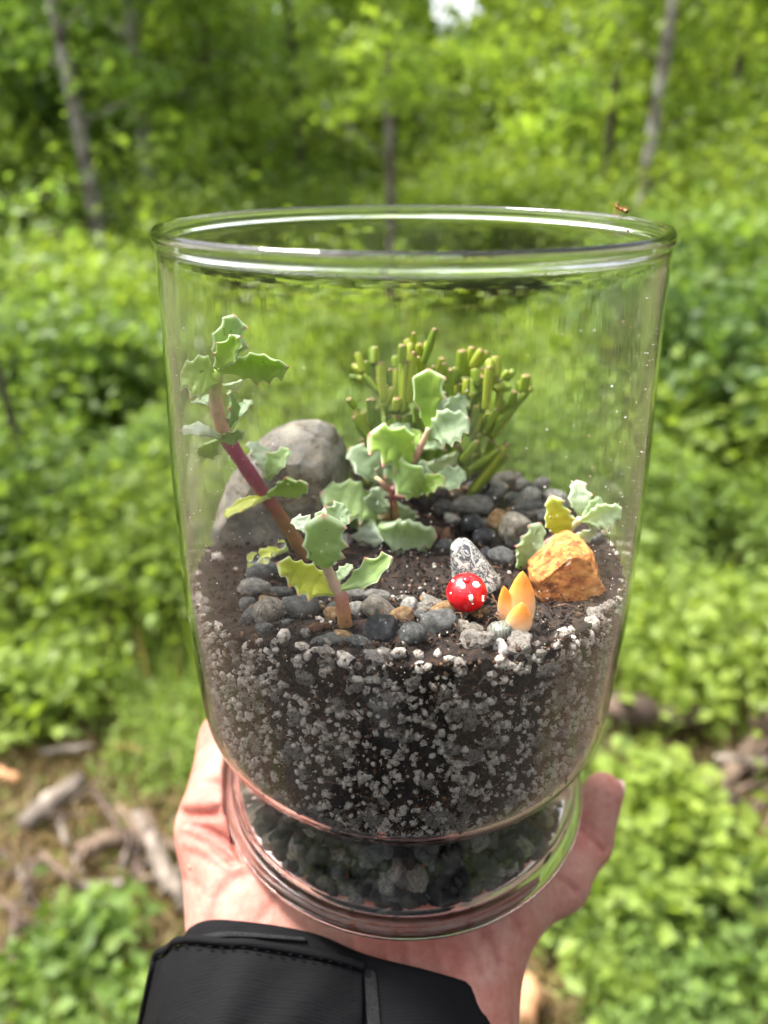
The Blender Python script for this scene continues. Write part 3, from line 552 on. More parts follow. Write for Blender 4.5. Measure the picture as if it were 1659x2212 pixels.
for (line_, wd_, dp_) in [([(372, 1757), (400, 1757), (440, 1756), (488, 1750)], .0013, .0030), ([(386, 1772), (442, 1789), (499, 1821), (523, 1856)], .0012, .0010), ([(392, 1800), (450, 1822), (505, 1866)], .0010, .0007), ([(400, 1840), (455, 1862), (520, 1910)], .0010, .0005), ([(452, 1990), (470, 1935), (500, 1900), (545, 1880)], .0014, .0009), ([(560, 1990), (590, 1950), (600, 1920)], .0010, .0004), ([(390, 1895), (430, 1915), (470, 1960)], .0009, .0004),
      ([(1252, 1790), (1280, 1808), (1308, 1838)], .0010, .0014), ([(1262, 1780), (1290, 1798), (1312, 1822)], .0008, .0005), ([(1200, 1884), (1225, 1902), (1246, 1925)], .0010, .0012), ([(1105, 1966), (1122, 1990), (1130, 2012)], .0011, .0012), ([(1040, 2005), (1068, 2030), (1082, 2074)], .0011, .0010), ([(1010, 2030), (1030, 2060), (1040, 2100)], .0009, .0006),
      ([(829, 2044), (836, 2088)], .0009, .0006), ([(875, 2040), (880, 2085)], .0009, .0007), ([(935, 2040), (952, 2098)], .0009, .0007), ([(760, 2030), (765, 2060)], .0009, .0005), ([(985, 2040), (1000, 2100)], .0008, .0005)]:
    q = [cast_hand(*p_) for p_ in [(line_[k][0]+(line_[k+1][0]-line_[k][0])*f_/6, line_[k][1]+(line_[k+1][1]-line_[k][1])*f_/6) for k in range(len(line_)-1) for f_ in range(7)]]
    q = np.array([tuple(p_) for p_ in q if p_ is not None])
    if len(q) < 2: continue
    box = np.where(((co > q.min(0)-.006) & (co < q.max(0)+.006)).all(1))[0]
    dmin = np.min(np.linalg.norm(co[box][:, None, :]-q[None], axis=2), axis=1); g_ = np.exp(-(dmin/wd_)**2); disp_[box] = np.maximum(disp_[box], g_*dp_); pig[box] = np.minimum(pig[box], 1-g_[:, None]*np.array([.10, .28, .26])*min(1, dp_/.001))
for (kx, ky, kz, kr) in [(-.047, -.012, .004, .010), (.040, -.018, -.002, .007), (.052, -.002, .008, .007), (-.046, .013, .008, .010)]:
    g_ = np.exp(-(np.linalg.norm(co-np.array([kx, ky, kz]), axis=1)/kr)**2)[:, None]; pig *= 1-g_*np.array([.0, .08, .07])
hm.vertices.foreach_set('co', (co-nrmv*disp_[:, None]).astype(np.float32).ravel()); c4 = np.ones((len(co), 4), dtype=np.float32); c4[:, :3] = pig; ca = hm.color_attributes.new('Col', 'FLOAT_COLOR', 'POINT'); ca.data.foreach_set('color', c4.ravel()); hm.update(); sm.iterations = 1
tt_ = M_skin.node_tree; aa_ = N(tt_, 'ShaderNodeAttribute', attribute_name='Col'); mm_ = N(tt_, 'ShaderNodeMixRGB', blend_type='MULTIPLY'); mm_.inputs[0].default_value = 1; bs_ = tt_.nodes['Principled BSDF']; src_ = bs_.inputs['Base Color'].links[0].from_socket
tt_.links.new(src_, mm_.inputs[1]); tt_.links.new(aa_.outputs['Color'], mm_.inputs[2]); tt_.links.new(mm_.outputs[0], bs_.inputs['Base Color'])
P = cast_hand(411, 1871)
if P: blob(P, (0.0007, 0.0007, 0.00022), M_mole, 'mole', person, 2)

# the rest of the person, unseen behind the camera, same black jacket, added to darken reflections
lo = np.array([-0.36, -0.86, -1.00]); hi = np.array([0.36, -0.19, 0.40]); vb = 0.012; dim = np.ceil((hi-lo)/vb).astype(int)
GX, GY, GZ = [g.astype(np.float32) for g in np.meshgrid(*[lo[i]+vb*np.arange(dim[i]) for i in range(3)], indexing='ij')]
def to_mesh(Dv, name, mat):
    gr = vdb.FloatGrid(); gr.copyFromArray(np.ascontiguousarray(np.clip(Dv, -.05, .05)), tolerance=0); p_, t_, q_ = gr.convertToPolygons(isovalue=0.0, adaptivity=0.0)
    return link(name, mesh(name, np.asarray(p_)*vb+lo, [tuple(q) for q in np.asarray(q_)]+[tuple(q) for q in np.asarray(t_)], True, None, mat), None, person)
T = ell((0, -.62, -.28), (.24, .125, .36)); T = smin(T, cap((-.16, -.62, -.03), (.16, -.62, -.03), .075, .075), .05); T = smin(T, cap((-.07, -.62, -.55), (-.07, -.62, -.98), .17, .16), .08); T = smin(T, cap((.07, -.62, -.55), (.07, -.62, -.98), .17, .16), .08)
T = smin(T, cap((-.19, -.62, -.05), (-.20, -.52, -.30), .062, .055), .04); T = smin(T, cap((-.20, -.52, -.30), (-.03, -.225, -.115), .056, .046), .03)
T = smin(T, cap((.19, -.62, -.05), (.25, -.50, -.22), .062, .055), .04); T = smin(T, cap((.25, -.50, -.22), (.12, -.27, .04), .054, .044), .03)
H = smin(ell((0, -.60, .19), (.075, .092, .115)), cap((0, -.63, .0), (0, -.61, .12), .055, .052), .03); H = smin(H, ell((0, -.505, .165), (.016, .02, .022)), .015)
W_ = np.maximum(ell((0, -.615, .20), (.088, .100, .125)), -ell((0, -.49, .155), (.075, .08, .12)))
J_mat = plain('black jacket', (0.016, 0.016, 0.018), .6); to_mesh(T, 'jacket', J_mat); hd = to_mesh(H, 'head', M_skin); hc = hd.data.color_attributes.new('Col', 'FLOAT_COLOR', 'POINT'); hc.data.foreach_set('color', np.ones(len(hd.data.vertices)*4, dtype=np.float32)); to_mesh(W_, 'hair', plain('brown hair', (.05, .03, .018), .5))
del GX, GY, GZ
# sleeve: a tube whose mouth follows the cuff's edge
M_cloth, t, b = new_mat('black ripstop cloth')
tco = N(t, 'ShaderNodeTexCoord'); wv1 = N(t, 'ShaderNodeTexWave', Scale=480.0, Distortion=0.6); wv1.bands_direction = 'Y'; t.links.new(tco.outputs['Object'], wv1.inputs[0]); wv2 = N(t, 'ShaderNodeTexWave', Scale=480.0, Distortion=0.6); wv2.bands_direction = 'X'; t.links.new(tco.outputs['Object'], wv2.inputs[0])
n = noise_n(t, 1.0, 2, 0.5, 'Object', (300, 1500, 1500)); ad = N(t, 'ShaderNodeMath', operation='MULTIPLY_ADD'); t.links.new(wv2.outputs[1], ad.inputs[0]); ad.inputs[1].default_value = .35; t.links.new(wv1.outputs[1], ad.inputs[2])
ad2 = N(t, 'ShaderNodeMath', operation='MULTIPLY_ADD'); t.links.new(n.outputs[0], ad2.inputs[0]); ad2.inputs[1].default_value = 1.0; t.links.new(ad.outputs[0], ad2.inputs[2])
r = ramp(t, ad2.outputs[0], [(0.35, (0.0030, 0.0030, 0.0034)), (0.8, (0.0042, 0.0042, 0.0048)), (1.0, (0.0064, 0.0064, 0.0074))]); t.links.new(r.outputs[0], b.inputs['Base Color'])
b.inputs['Roughness'].default_value = 0.8; b.inputs['Specular IOR Level'].default_value = 0.09; b.inputs['Sheen Weight'].default_value = 0.0
nb = N(t, 'ShaderNodeBump', Strength=0.06, Distance=0.00025); t.links.new(ad2.outputs[0], nb.inputs['Height'])
n5 = noise_n(t, 45, 4, 0.55, 'Object', (1, 2.6, 1)); nb2 = N(t, 'ShaderNodeBump', Strength=0.22, Distance=0.004); t.links.new(n5.outputs[0], nb2.inputs['Height']); t.links.new(nb.outputs[0], nb2.inputs['Normal']); t.links.new(nb2.outputs[0], b.inputs['Normal'])
M_velcro = stone_mat('velcro', [(0.35, (0.004, 0.004, 0.005)), (0.55, (0.02, 0.02, 0.022)), (0.75, (0.06, 0.06, 0.064))], 1900, 0.8, 1.0, 0.0006)
M_thread = plain('black thread', (0.003, 0.003, 0.0035), 0.9, .1)
def sheet(name, rows, thick, mat, parent, close=False, uvs=None):
    """rows of points -> thick cloth"""
    nr, nc = len(rows), len(rows[0]); V = [p for r_ in rows for p in r_]; F = []
    for i in range(nr-1):
        for k in range(nc if close else nc-1):
            a = i*nc+k; b_ = i*nc+(k+1) % nc; F.append((a, b_, b_+nc, a+nc))
    me = mesh(name, V, F, True, None, mat); uv = me.uv_layers.new(name='UVMap')
    for poly in me.polygons:
        for li in poly.loop_indices:
            vi = me.loops[li].vertex_index; i, k = divmod(vi, nc); uv.data[li].uv = (k*0.0018, i*0.0022)
    o = link(name, me, None, parent); s = o.modifiers.new('thick', 'SOLIDIFY'); s.thickness = thick; s.offset = 1
    ss = o.modifiers.new('sub', 'SUBSURF'); ss.levels = 1; ss.render_levels = 1
    return o
# cuff edge, upper half from left to right as seen, lower half mirrored below
edge_px = [(410, 2006), (440, 1991), (490, 1988), (555, 1994), (683, 2019), (780, 2060), (930, 2098), (1060, 2139)]
edge = []
for i, (x, y) in enumerate(edge_px):
    P = cast_hand(min(max(x, 450), 1015), y+4); zz = (P.z if P else -0.02)+0.0030
    if x < 450: zz -= 0.00022*(450-x)
    if x > 1015: zz -= 0.006
    edge.append(at_z(x, y, zz))
top = spline(edge, 29)
dirv = Vector((-0.03, -0.93, -0.34)).normalized()
zl = min(top[0].z, top[-1].z)
low_ = [Vector((top[0].x+(top[-1].x-top[0].x)*k/14, top[0].y+(top[-1].y-top[0].y)*k/14-0.004, 0))+Vector((0, 0, zl-0.012-0.034*math.sin(math.pi*k/14))) for k in range(1, 14)]
ring = top+low_[::-1]
cenr = sum(ring, Vector())/len(ring)
sleeve = None
def grow(ring_, cen_, k, s, wr=0.0):
    c2 = cen_+dirv*k; out = []; wl = 0.30*float(smooth01((k-0.004)/0.016))
    for i, p in enumerate(ring_):
        a = 6.283*i/len(ring_); out.append(c2+(p-cen_)*(1+s)+(p-cen_).normalized()*wr*math.sin(a*3+k*90)+(p-cen_).normalized()*wr*0.6*math.sin(a*7+k*160))
    return out
rows = [[cenr+(p-cenr)*0.955+dirv*0.004 for p in ring], [cenr+(p-cenr)*0.985+dirv*0.0006 for p in ring], ring]+[grow(ring, cenr, k, k*1.1+0.035*float(smooth01(k/0.012)), 0.0007+0.022*k) for k in (0.002, 0.005, 0.009, 0.014, 0.020, 0.028, 0.038, 0.05, 0.065, 0.085, 0.11)]
sleeve = sheet('jacket_sleeve', [r_[::-1] for r_ in rows], 0.0008, M_cloth, person, True)
# strap folded over the sleeve: a raised tab with piped edge
def on_sleeve(x, y, lift): 
    return None
def cast_obj(o, x, y):
    bpy.context.view_layer.update(); dg2 = bpy.context.evaluated_depsgraph_get(); oe = o.evaluated_get(dg2); mw = oe.matrix_world.inverted(); ok, loc, nr, _ = oe.ray_cast(mw@CAM, (mw.to_3x3()@ray(x, y)).normalized())
    return (oe.matrix_world@loc, (oe.matrix_world.to_3x3()@nr).normalized()) if ok else (None, None)
strap_top = [(334, 2078), (345, 2062), (414, 2042), (490, 2047), (570, 2055), (650, 2067), (720, 2082), (782, 2098)]
def over(x, y, up):
    """a point of the sleeve's skin under a place, raised by up; to the left of the sleeve the strap runs on level"""
    xx = max(x, 352+max(0, 2062-y)*1.2); P_, n_ = cast_obj(sleeve, xx, y)
    if P_ is None: P_ = at_z(xx, y, -0.018); n_ = Vector((0, -.3, .95))
    if x < xx:
        w_ = (xx-x); Q = at_z(x, y, P_.z-0.00010*w_-0.0000006*w_*w_*20+up); return Q
    return P_+n_*up
stt = spline([Vector((x, y, 0)) for x, y in strap_top], 29)
rows = []
for j in range(9):
    f = j/8; row = []
    for i, q in enumerate(stt):
        y = q.y+(2235-q.y)*f; x = q.x-(34*f)*(1-i/28)+(4*f)*(i/28)
        row.append(over(x, min(y, 2232), 0.0022-0.0008*i/28+0.0006*math.sin(i*0.9+f*4)*f))
    rows.append(row)
strap = sheet('cuff_strap', rows, 0.0010, M_cloth, sleeve)
strap['label'] = 'wide black adjusting strap with stitched border'
V, F = tube_vf([p+Vector((0, 0.0003, 0.0006)) for p in spline(rows[0], 60)], 0.00085, 8); link('strap_piping', mesh('strap_piping', V, F, True, None, M_cloth), None, strap)
V, F = tube_vf([r_[0]+Vector((0, 0, 0.0006)) for r_ in rows], 0.0009, 8); link('strap_piping', mesh('strap_piping', V, F, True, None, M_cloth), None, strap)
# row of stitches
line = spline([rows[1][i]*0.62+rows[0][i]*0.38+Vector((0, 0.0003+rnd.uniform(-.00025, .00025), 0.0010)) for i in range(1, 28)], 90)
for k in range(0, 86, 4):
    V, F = tube_vf([line[k], line[k+1]+Vector((0, 0, 0.0001)), line[k+2].lerp(line[k+1], .3)], [0.00012, 0.00017, 0.00012], 6); link('stitch', mesh('stitch', V, F, True, None, M_thread), None, strap)
# velcro band between strap and cuff edge
vr = []
for j in range(4):
    row = []
    for i in range(24):
        f = i/23; x = 402+f*258; yb = 2032-20*math.sin(min(1, f*2.2)*math.pi/2)+26*max(0, f-.35); row.append(over(x, yb+j*5.2*(1-.55*f), 0.0010))
    vr.append(row)
vel = sheet('velcro_strip', vr, 0.0007, M_velcro, sleeve); vel['label'] = 'fuzzy grey black hook strip along the cuff edge'
# seam at the right
sr = [[over(782+k*16+j*3, 2088+k*5+j*34, 0.0007) for k in range(3)] for j in range(5)]
sheet('cuff_seam', sr, 0.0006, M_velcro, sleeve)

# ================================================================ THE VASE
outer = [(0, 0.0000), (0.030, -0.0002), (0.0405, -0.0004), (0.0432, -0.0015), (0.0452, -0.0019), (0.0470, -0.0012), (0.0481, 0.0006), (0.0480, 0.0026), (0.0468, 0.0044), (0.0458, 0.0066), (0.0450, 0.0090), (0.0432, 0.0130), (0.0408, 0.0166), (0.0399, 0.0190), (0.0397, 0.0208), (0.0401, 0.0226), (0.0419, 0.0246), (0.0446, 0.0267), (0.0471, 0.0292), (0.0488, 0.0322), (0.0497, 0.0365), (0.0501, 0.0460), (0.0503, 0.0580), (0.0503, 0.0700), (0.0499, 0.0830), (0.0492, 0.0980), (0.0480, 0.1140), (0.0471, 0.1290), (0.0467, 0.1362), (0.0466, 0.1380),
         (0.0468, 0.1386), (0.0471, 0.1393), (0.0470, 0.1403), (0.0464, 0.1410)]
inner = [(0.0457, 0.1409), (0.0452, 0.1402), (0.0450, 0.1392), (0.0453, 0.1385), (0.0457, 0.1368), (0.0461, 0.1290), (0.0471, 0.1140), (0.0482, 0.0980), (0.0489, 0.0830), (0.0493, 0.0700), (0.0492, 0.0580), (0.0489, 0.0460), (0.0485, 0.0372), (0.0477, 0.0330), (0.0461, 0.0304), (0.0438, 0.0281), (0.0411, 0.0260), (0.0390, 0.0236), (0.0384, 0.0212),
         (0.0384, 0.0190), (0.0390, 0.0168), (0.0408, 0.0130), (0.0430, 0.0082), (0.0438, 0.0052), (0.0433, 0.0028), (0.0410, 0.0014), (0.0300, 0.0012), (0, 0.0012)]
prof = spline([(r_, 0, z) for r_, z in outer+inner], 300)
prof = [(max(0.0, p.x), p.z) for p in prof]; prof[0] = (0, outer[0][1]); prof[-1] = (0, inner[-1][1])
V, F = lathe(prof, 176)
vase = link('glass_vase', mesh('glass_vase', V, F, True, None, M_glass)); tag(vase, 'clear glass footed vase planted as a terrarium', 'vase')
inz = np.array([p[1] for p in inner])[::-1]; inr = np.array([p[0] for p in inner])[::-1]
def in_r(z):
    m = (inz > 0.004); zz = inz[m]; ii = np.argsort(zz); return float(np.interp(z, zz[ii], inr[m][ii]))
# ================================================================ SOIL
seg = 420; sV = []; sF = []
zs = np.linspace(0.0225, 0.066, 40)
def wall_top(a):
    r_ = 0.0472; return soil_z(r_*math.cos(a), r_*math.sin(a))
for i, f in enumerate(np.linspace(0, 1, 84)):
    for k in range(seg):
        a = 2*math.pi*k/seg; zt_ = wall_top(a)+0.0012*mnoise.noise(Vector((math.cos(a)*9, math.sin(a)*9, 2.2))); z = 0.0225+(zt_-0.0225)*f
        r_ = in_r(z)-0.00045-0.0020*abs(mnoise.fractal(Vector((math.cos(a)*26, math.sin(a)*26, z*560)), 1, 2, 3))-0.0008*abs(mnoise.noise(Vector((math.cos(a)*70, math.sin(a)*70, z*1500)))); sV.append((r_*math.cos(a), r_*math.sin(a), z))
for i in range(83):
    for k in range(seg): k2 = (k+1) % seg; sF.append((i*seg+k, i*seg+k2, (i+1)*seg+k2, (i+1)*seg+k))
top0 = 83*seg
fr = [0.97, 0.93, 0.88, .82, .76, .70, .64, .58, .52, .46, .40, .34, .28, .22, .16, .10, .05]
prev = top0
for f in fr:
    b0 = len(sV)
    for k in range(seg):
        a = 2*math.pi*k/seg; x, y = 0.0465*f*math.cos(a), 0.0465*f*math.sin(a); sV.append((x, y, soil_z(x, y)+0.0016*mnoise.fractal(Vector((x*190, y*190, 0)), 1, 2, 4)+0.0007*mnoise.noise(Vector((x*900, y*900, 1)))))
    for k in range(seg): k2 = (k+1) % seg; sF.append((prev+k, prev+k2, b0+k2, b0+k))
    prev = b0
sV.append((0, 0, soil_z(0, 0))); sF += [(prev+k, prev+(k+1) % seg, len(sV)-1) for k in range(seg)]
b0 = len(sV); sV.append((0, 0, 0.0225)); sF += [((k+1) % seg, k, b0) for k in range(seg)]
tag(link('potting_soil', mesh('potting_soil', sV, sF, True, None, M_soil)), 'dark brown potting soil filling the lower half of the vase', 'soil', None, 'stuff')

# ---- granules and crumbs
def lump(seed, sub=2, amp=0.35, sc=1.3):
    V, F = ico(sub); d = fbm(V, sc, seed, 3); return V*(1+amp*d)[:, None], F
lumps = [lump(40+i, 3, 0.62, 1.5) for i in range(8)]
me_perl = [mesh('perlite_granule', V, F, True, None, M_perl) for V, F in lumps]; me_clean = [mesh('perlite_granule', V, F, True, None, M_perl_clean) for V, F in lumps]
def rand_rot(n):
    q = rng.normal(size=(n, 4)); q /= np.linalg.norm(q, axis=1, keepdims=True); return q
G_PERL = []
for k in range(3100):
    a = -math.pi/2+rnd.uniform(-1.75, 1.75)
    zt_ = wall_top(a)
    z = 0.0275+(zt_-0.0275)*rnd.random()
    dens = 0.66+0.55*mnoise.noise(Vector((a*6, z*150, 4.4)))
    if rnd.random() > dens: continue
    s = min(0.0022, 0.00076*math.exp(rnd.gauss(0.20, 0.48)))
    if z > zt_-0.012 and rnd.random() < .25: s *= 1.3
    r_ = in_r(z)-0.0002-s*rnd.uniform(0.85, 1.12)
    G_PERL.append((s, (r_*math.cos(a), r_*math.sin(a), z), k))
# the big pale lumps at the top edge, placed one by one in the picture
for (x, y, s) in [(1028, 1380, .0030), (1083, 1412, .0023), (1004, 1352, .0013), (616, 1372, .0016), (655, 1393, .0014), (684, 1402, .0012), (692, 1336, .0011), (864, 1408, .0018), (718, 1440, .0016), (1154, 1400, .0014), (1213, 1368, .0016), (1230, 1358, .0010), (1185, 1290, .0008), (905, 1412, .0012), (740, 1415, .0014), (775, 1432, .0012), (800, 1440, .0009), (838, 1438, .0013), (880, 1446, .0011), (928, 1438, .0014), (968, 1420, .0010), (985, 1450, .0012), (700, 1425, .0010), (640, 1420, .0012), (600, 1402, .0010), (565, 1385, .0011), (1045, 1440, .0013), (1110, 1440, .0011), (820, 1412, .0013), (765, 1470, .0012), (470, 1205, .0018), (1330, 1178, .0010), (1135, 1440, .0012), (945, 1410, .0010)]:
    d_ = ray(x, y); tt = (-0.0005)
    P = CAM.copy()
    for _ in range(400):
        P = P+d_*0.0006
        if P.z < 0.13 and math.hypot(P.x, P.y) < in_r(P.z)-0.0004-s and (P.z < soil_z(P.x, P.y)+s*0.3 or math.hypot(P.x, P.y) < 0.0): break
    if math.hypot(P.x, P.y) > in_r(P.z)-0.0004-s*0.95:
        q = (in_r(P.z)-0.0004-s*0.95)/math.hypot(P.x, P.y); P.x *= q; P.y *= q
    G_PERL.append((s*.84, tuple(P), 9000))
G_PERL.sort(key=lambda g: -g[0])
pq = rand_rot(len(G_PERL))
from mathutils import Quaternion
for i, (s, P, k) in enumerate(G_PERL[:295]):
    o = bpy.data.objects.new('perlite_granule', (me_clean if k == 9000 and rnd.random() < .8 else me_perl)[i % 8]); COL.objects.link(o); o.location = P; o.rotation_mode = 'QUATERNION'; o.rotation_quaternion = Quaternion(pq[i]); o.scale = (s*rnd.uniform(.85, 1.3), s*rnd.uniform(.7, 1.0), s*rnd.uniform(.75, 1.1))
    if k == 9000 and i < 2: tag(o, 'largest white perlite lump, under the red toadstool at the soil edge' if i == 0 else 'second largest perlite lump, below the green striped pebble', 'perlite', 'perlite granules in the soil')
    else: tag(o, 'white perlite granule sitting in the dark soil against the glass', 'perlite', 'perlite granules in the soil')
def stuff_lumps(items, sub, mat, name, label, cols=None, amp=.35):
    Vs = []; Fs = []; Cs = []; off = 0; base = [lump(80+i, sub, amp, 1.3) for i in range(6)]; qs = rand_rot(len(items))
    for i, (s, P, c) in enumerate(items):
        V, F = base[i % 6]; Mx = np.array(Quaternion(qs[i]).to_matrix()); Vs.append((V*np.array([1.2, .8, .95])*s)@Mx.T+np.array(P)); Fs.append(F+off); off += len(V); Cs.append(np.tile(c, (len(V), 1)))
    return tag(link(name, mesh(name, np.vstack(Vs), np.vstack(Fs), True, np.vstack(Cs), mat)), label, None, None, 'stuff')
it = [(s, P, (.7, .7, .7)) for s, P, k in G_PERL[295:]]
for k in range(900):
    a = -math.pi/2+rnd.uniform(-1.7, 1.7); z = 0.027+(wall_top(a)-0.027)*rnd.random(); s = rnd.uniform(.0002, .00062); r_ = in_r(z)-.0003-s*rnd.uniform(1, 2); it.append((s, (r_*math.cos(a), r_*math.sin(a), z), (.7, .7, .7)))
for k in range(160):
    a = rnd.random()*6.283; q = .043*math.sqrt(rnd.random()); x, y = q*math.cos(a), q*math.sin(a); s = rnd.uniform(.0002, .0006); it.append((s, (x, y, soil_z(x, y)+s*.6), (.7, .7, .7)))
stuff_lumps(it, 1, M_perl_fine, 'perlite_grit', 'fine white perlite grit scattered through the dark soil')
it = []
cc = [(.008, .005, .004), (.016, .010, .007), (.032, .018, .011), (.006, .0045, .004), (.075, .045, .03)]
cw = [(.05, .026, .015), (.09, .048, .027), (.025, .014, .009), (.14, .085, .05), (.012, .008, .006)]
for k in range(9000):
    if k % 2:
        a = rnd.random()*6.283; q = .0455*math.sqrt(rnd.random()); x, y = q*math.cos(a), q*math.sin(a); s = rnd.uniform(.00014, .00040)*(1.7 if rnd.random() < .05 else 1); P = (x, y, soil_z(x, y)+s*.4+.0006)
    else:
        a = -math.pi/2+rnd.uniform(-1.8, 1.8); z = .027+(wall_top(a)+.001-.027)*rnd.random(); s = rnd.uniform(.0002, .0006); r_ = in_r(z)-.0005-s; P = (r_*math.cos(a), r_*math.sin(a), z)
    it.append((s, P, rnd.choice(cc) if k % 2 else rnd.choice(cw)))
stuff_lumps(it, 1, M_crumb, 'soil_crumbs', 'loose dark brown crumbs of the potting soil', amp=.6)
# bark fibres on the soil
fV = []
for k in range(130):
    a = -math.pi/2+rnd.uniform(-1.6, 1.6); z = .029+(wall_top(a)-.031)*rnd.random(); L = rnd.uniform(.002, .006); b_ = rnd.uniform(-.9, .9); pp_ = []
    for q in (0, .5, 1): aa_ = a+math.cos(b_)*L*q/.048; zz = z+math.sin(b_)*L*q+rnd.uniform(-.0004, .0004); r_ = in_r(zz)-.0006; pp_.append((r_*math.cos(aa_), r_*math.sin(aa_), zz))
    fV.append(tube_vf(pp_, [.00016, .0002, .00008], 4))
for k in range(150):
    a = rnd.random()*6.283; q = .040*math.sqrt(rnd.random()); x, y = q*math.cos(a), q*math.sin(a); L = rnd.uniform(.0015, .0045); b_ = rnd.random()*6.283; z = soil_z(x, y)+.0012
    fV.append(tube_vf([(x, y, z), (x+math.cos(b_)*L*.5, y+math.sin(b_)*L*.5, z+rnd.uniform(0, .0015)), (x+math.cos(b_+.3)*L, y+math.sin(b_+.3)*L, z)], [.00018, .00018, .00008], 4))
V, F = join_vf(fV); tag(link('bark_fibres', mesh('bark_fibres', V, F, True, np.tile([.11, .06, .035], (len(V), 1)), M_crumb)), 'thin brown bark fibres strewn on the soil', None, None, 'stuff')
for (x, y, L, ang, lab) in [(960, 1165, 52, 70, 'brown bark chip standing beside the mottled cone'), (800, 1345, 60, 10, 'dark flat bark chip in front of the front succulent'), (950, 1150, 40, 150, 'thin bark shred behind the mottled cone'), (690, 1352, 55, 5, 'brown bark strip behind the white lumps at the front')]:
    P = on_soil(x, y, .0012); s = px(P)*L; V, F = lump(int(x), 3, .45, 2.2); V = V*np.array([s*.5, s*.16, s*.2]); A = R(ang); Mx = np.array((Matrix.Rotation(-A, 3, FWD)).to_3x3()); V = V@Mx.T+np.array(P)
    tag(link('bark_chip', mesh('bark_chip', V, F, True, np.tile([.12, .065, .04], (len(V), 1)), M_crumb)), lab, 'bark chip', 'bark chips')

# ---- pebbles
def pebble_mesh(seed, mat, flat=1.0):
    V, F = ico(3); V = V.copy(); r2 = random.Random(seed); p = r2.uniform(2.1, 2.9)
    V = V/((np.abs(V)**p).sum(1)**(1/p))[:, None]
    for _ in range(5):                                         # a few worn facets
        nv = np.array([r2.gauss(0, 1) for _ in range(3)]); nv /= np.linalg.norm(nv); dd = r2.uniform(.58, .9); h = V@nv-dd; V = V-np.outer(np.clip(h, 0, None)*0.85, nv)
    d = fbm(V, .9, seed, 3); V = V*(1+.14*d)[:, None]; return mesh('pebble', V, F, True, None, mat)
PM = {k: [pebble_mesh(i*17+len(k)+3, m) for i in range(7)] for k, m in G.items()}
PCNT = {}
def pebble(x, y, rx, ry, tilt, kind, label, group=None, h=0.45, dep=None):
    P = on_soil(x, y, 0.0); s = px(P); P = on_soil(x, y, ry*s*h); s = px(P)
    rad_ = math.hypot(P.x, P.y); lim = in_r(P.z)-.0008-max(rx, ry)*s*0.8
    if rad_ > lim and rad_ > 1e-6: P.x *= lim/rad_; P.y *= lim/rad_
    i = PCNT[kind] = PCNT.get(kind, -1)+1
    o = bpy.data.objects.new('pebble', PM[kind][i % 7]); COL.objects.link(o)
    f = FWD*0.75+Vector((0, .6, -.1)); f.normalize(); rt = RIGHT; up = rt.cross(f)
    Mx = Matrix((rt, f, up)).transposed().to_4x4(); Mx = Matrix.Translation(P)@Matrix.Rotation(-R(tilt), 4, f)@Mx@Matrix.Diagonal((rx*s, min(rx, ry)*s*1.05 if dep is None else dep*s, ry*s, 1))
    o.matrix_world = Mx; tag(o, label, 'pebble', group); return o
a3 = lambda x, y: (398.2+.32*x, 1061.8+.32*y)
a4 = lambda x, y: (862.7+.32*x, 1061.8+.32*y)
a2 = lambda x, y: (696.8+.48*x, 663.6+.48*y)
a1 = lambda x, y: (298.6+.4*x, 630.4+.4*y)
FG, BG = 'pebbles in front', 'pebbles at the back right'
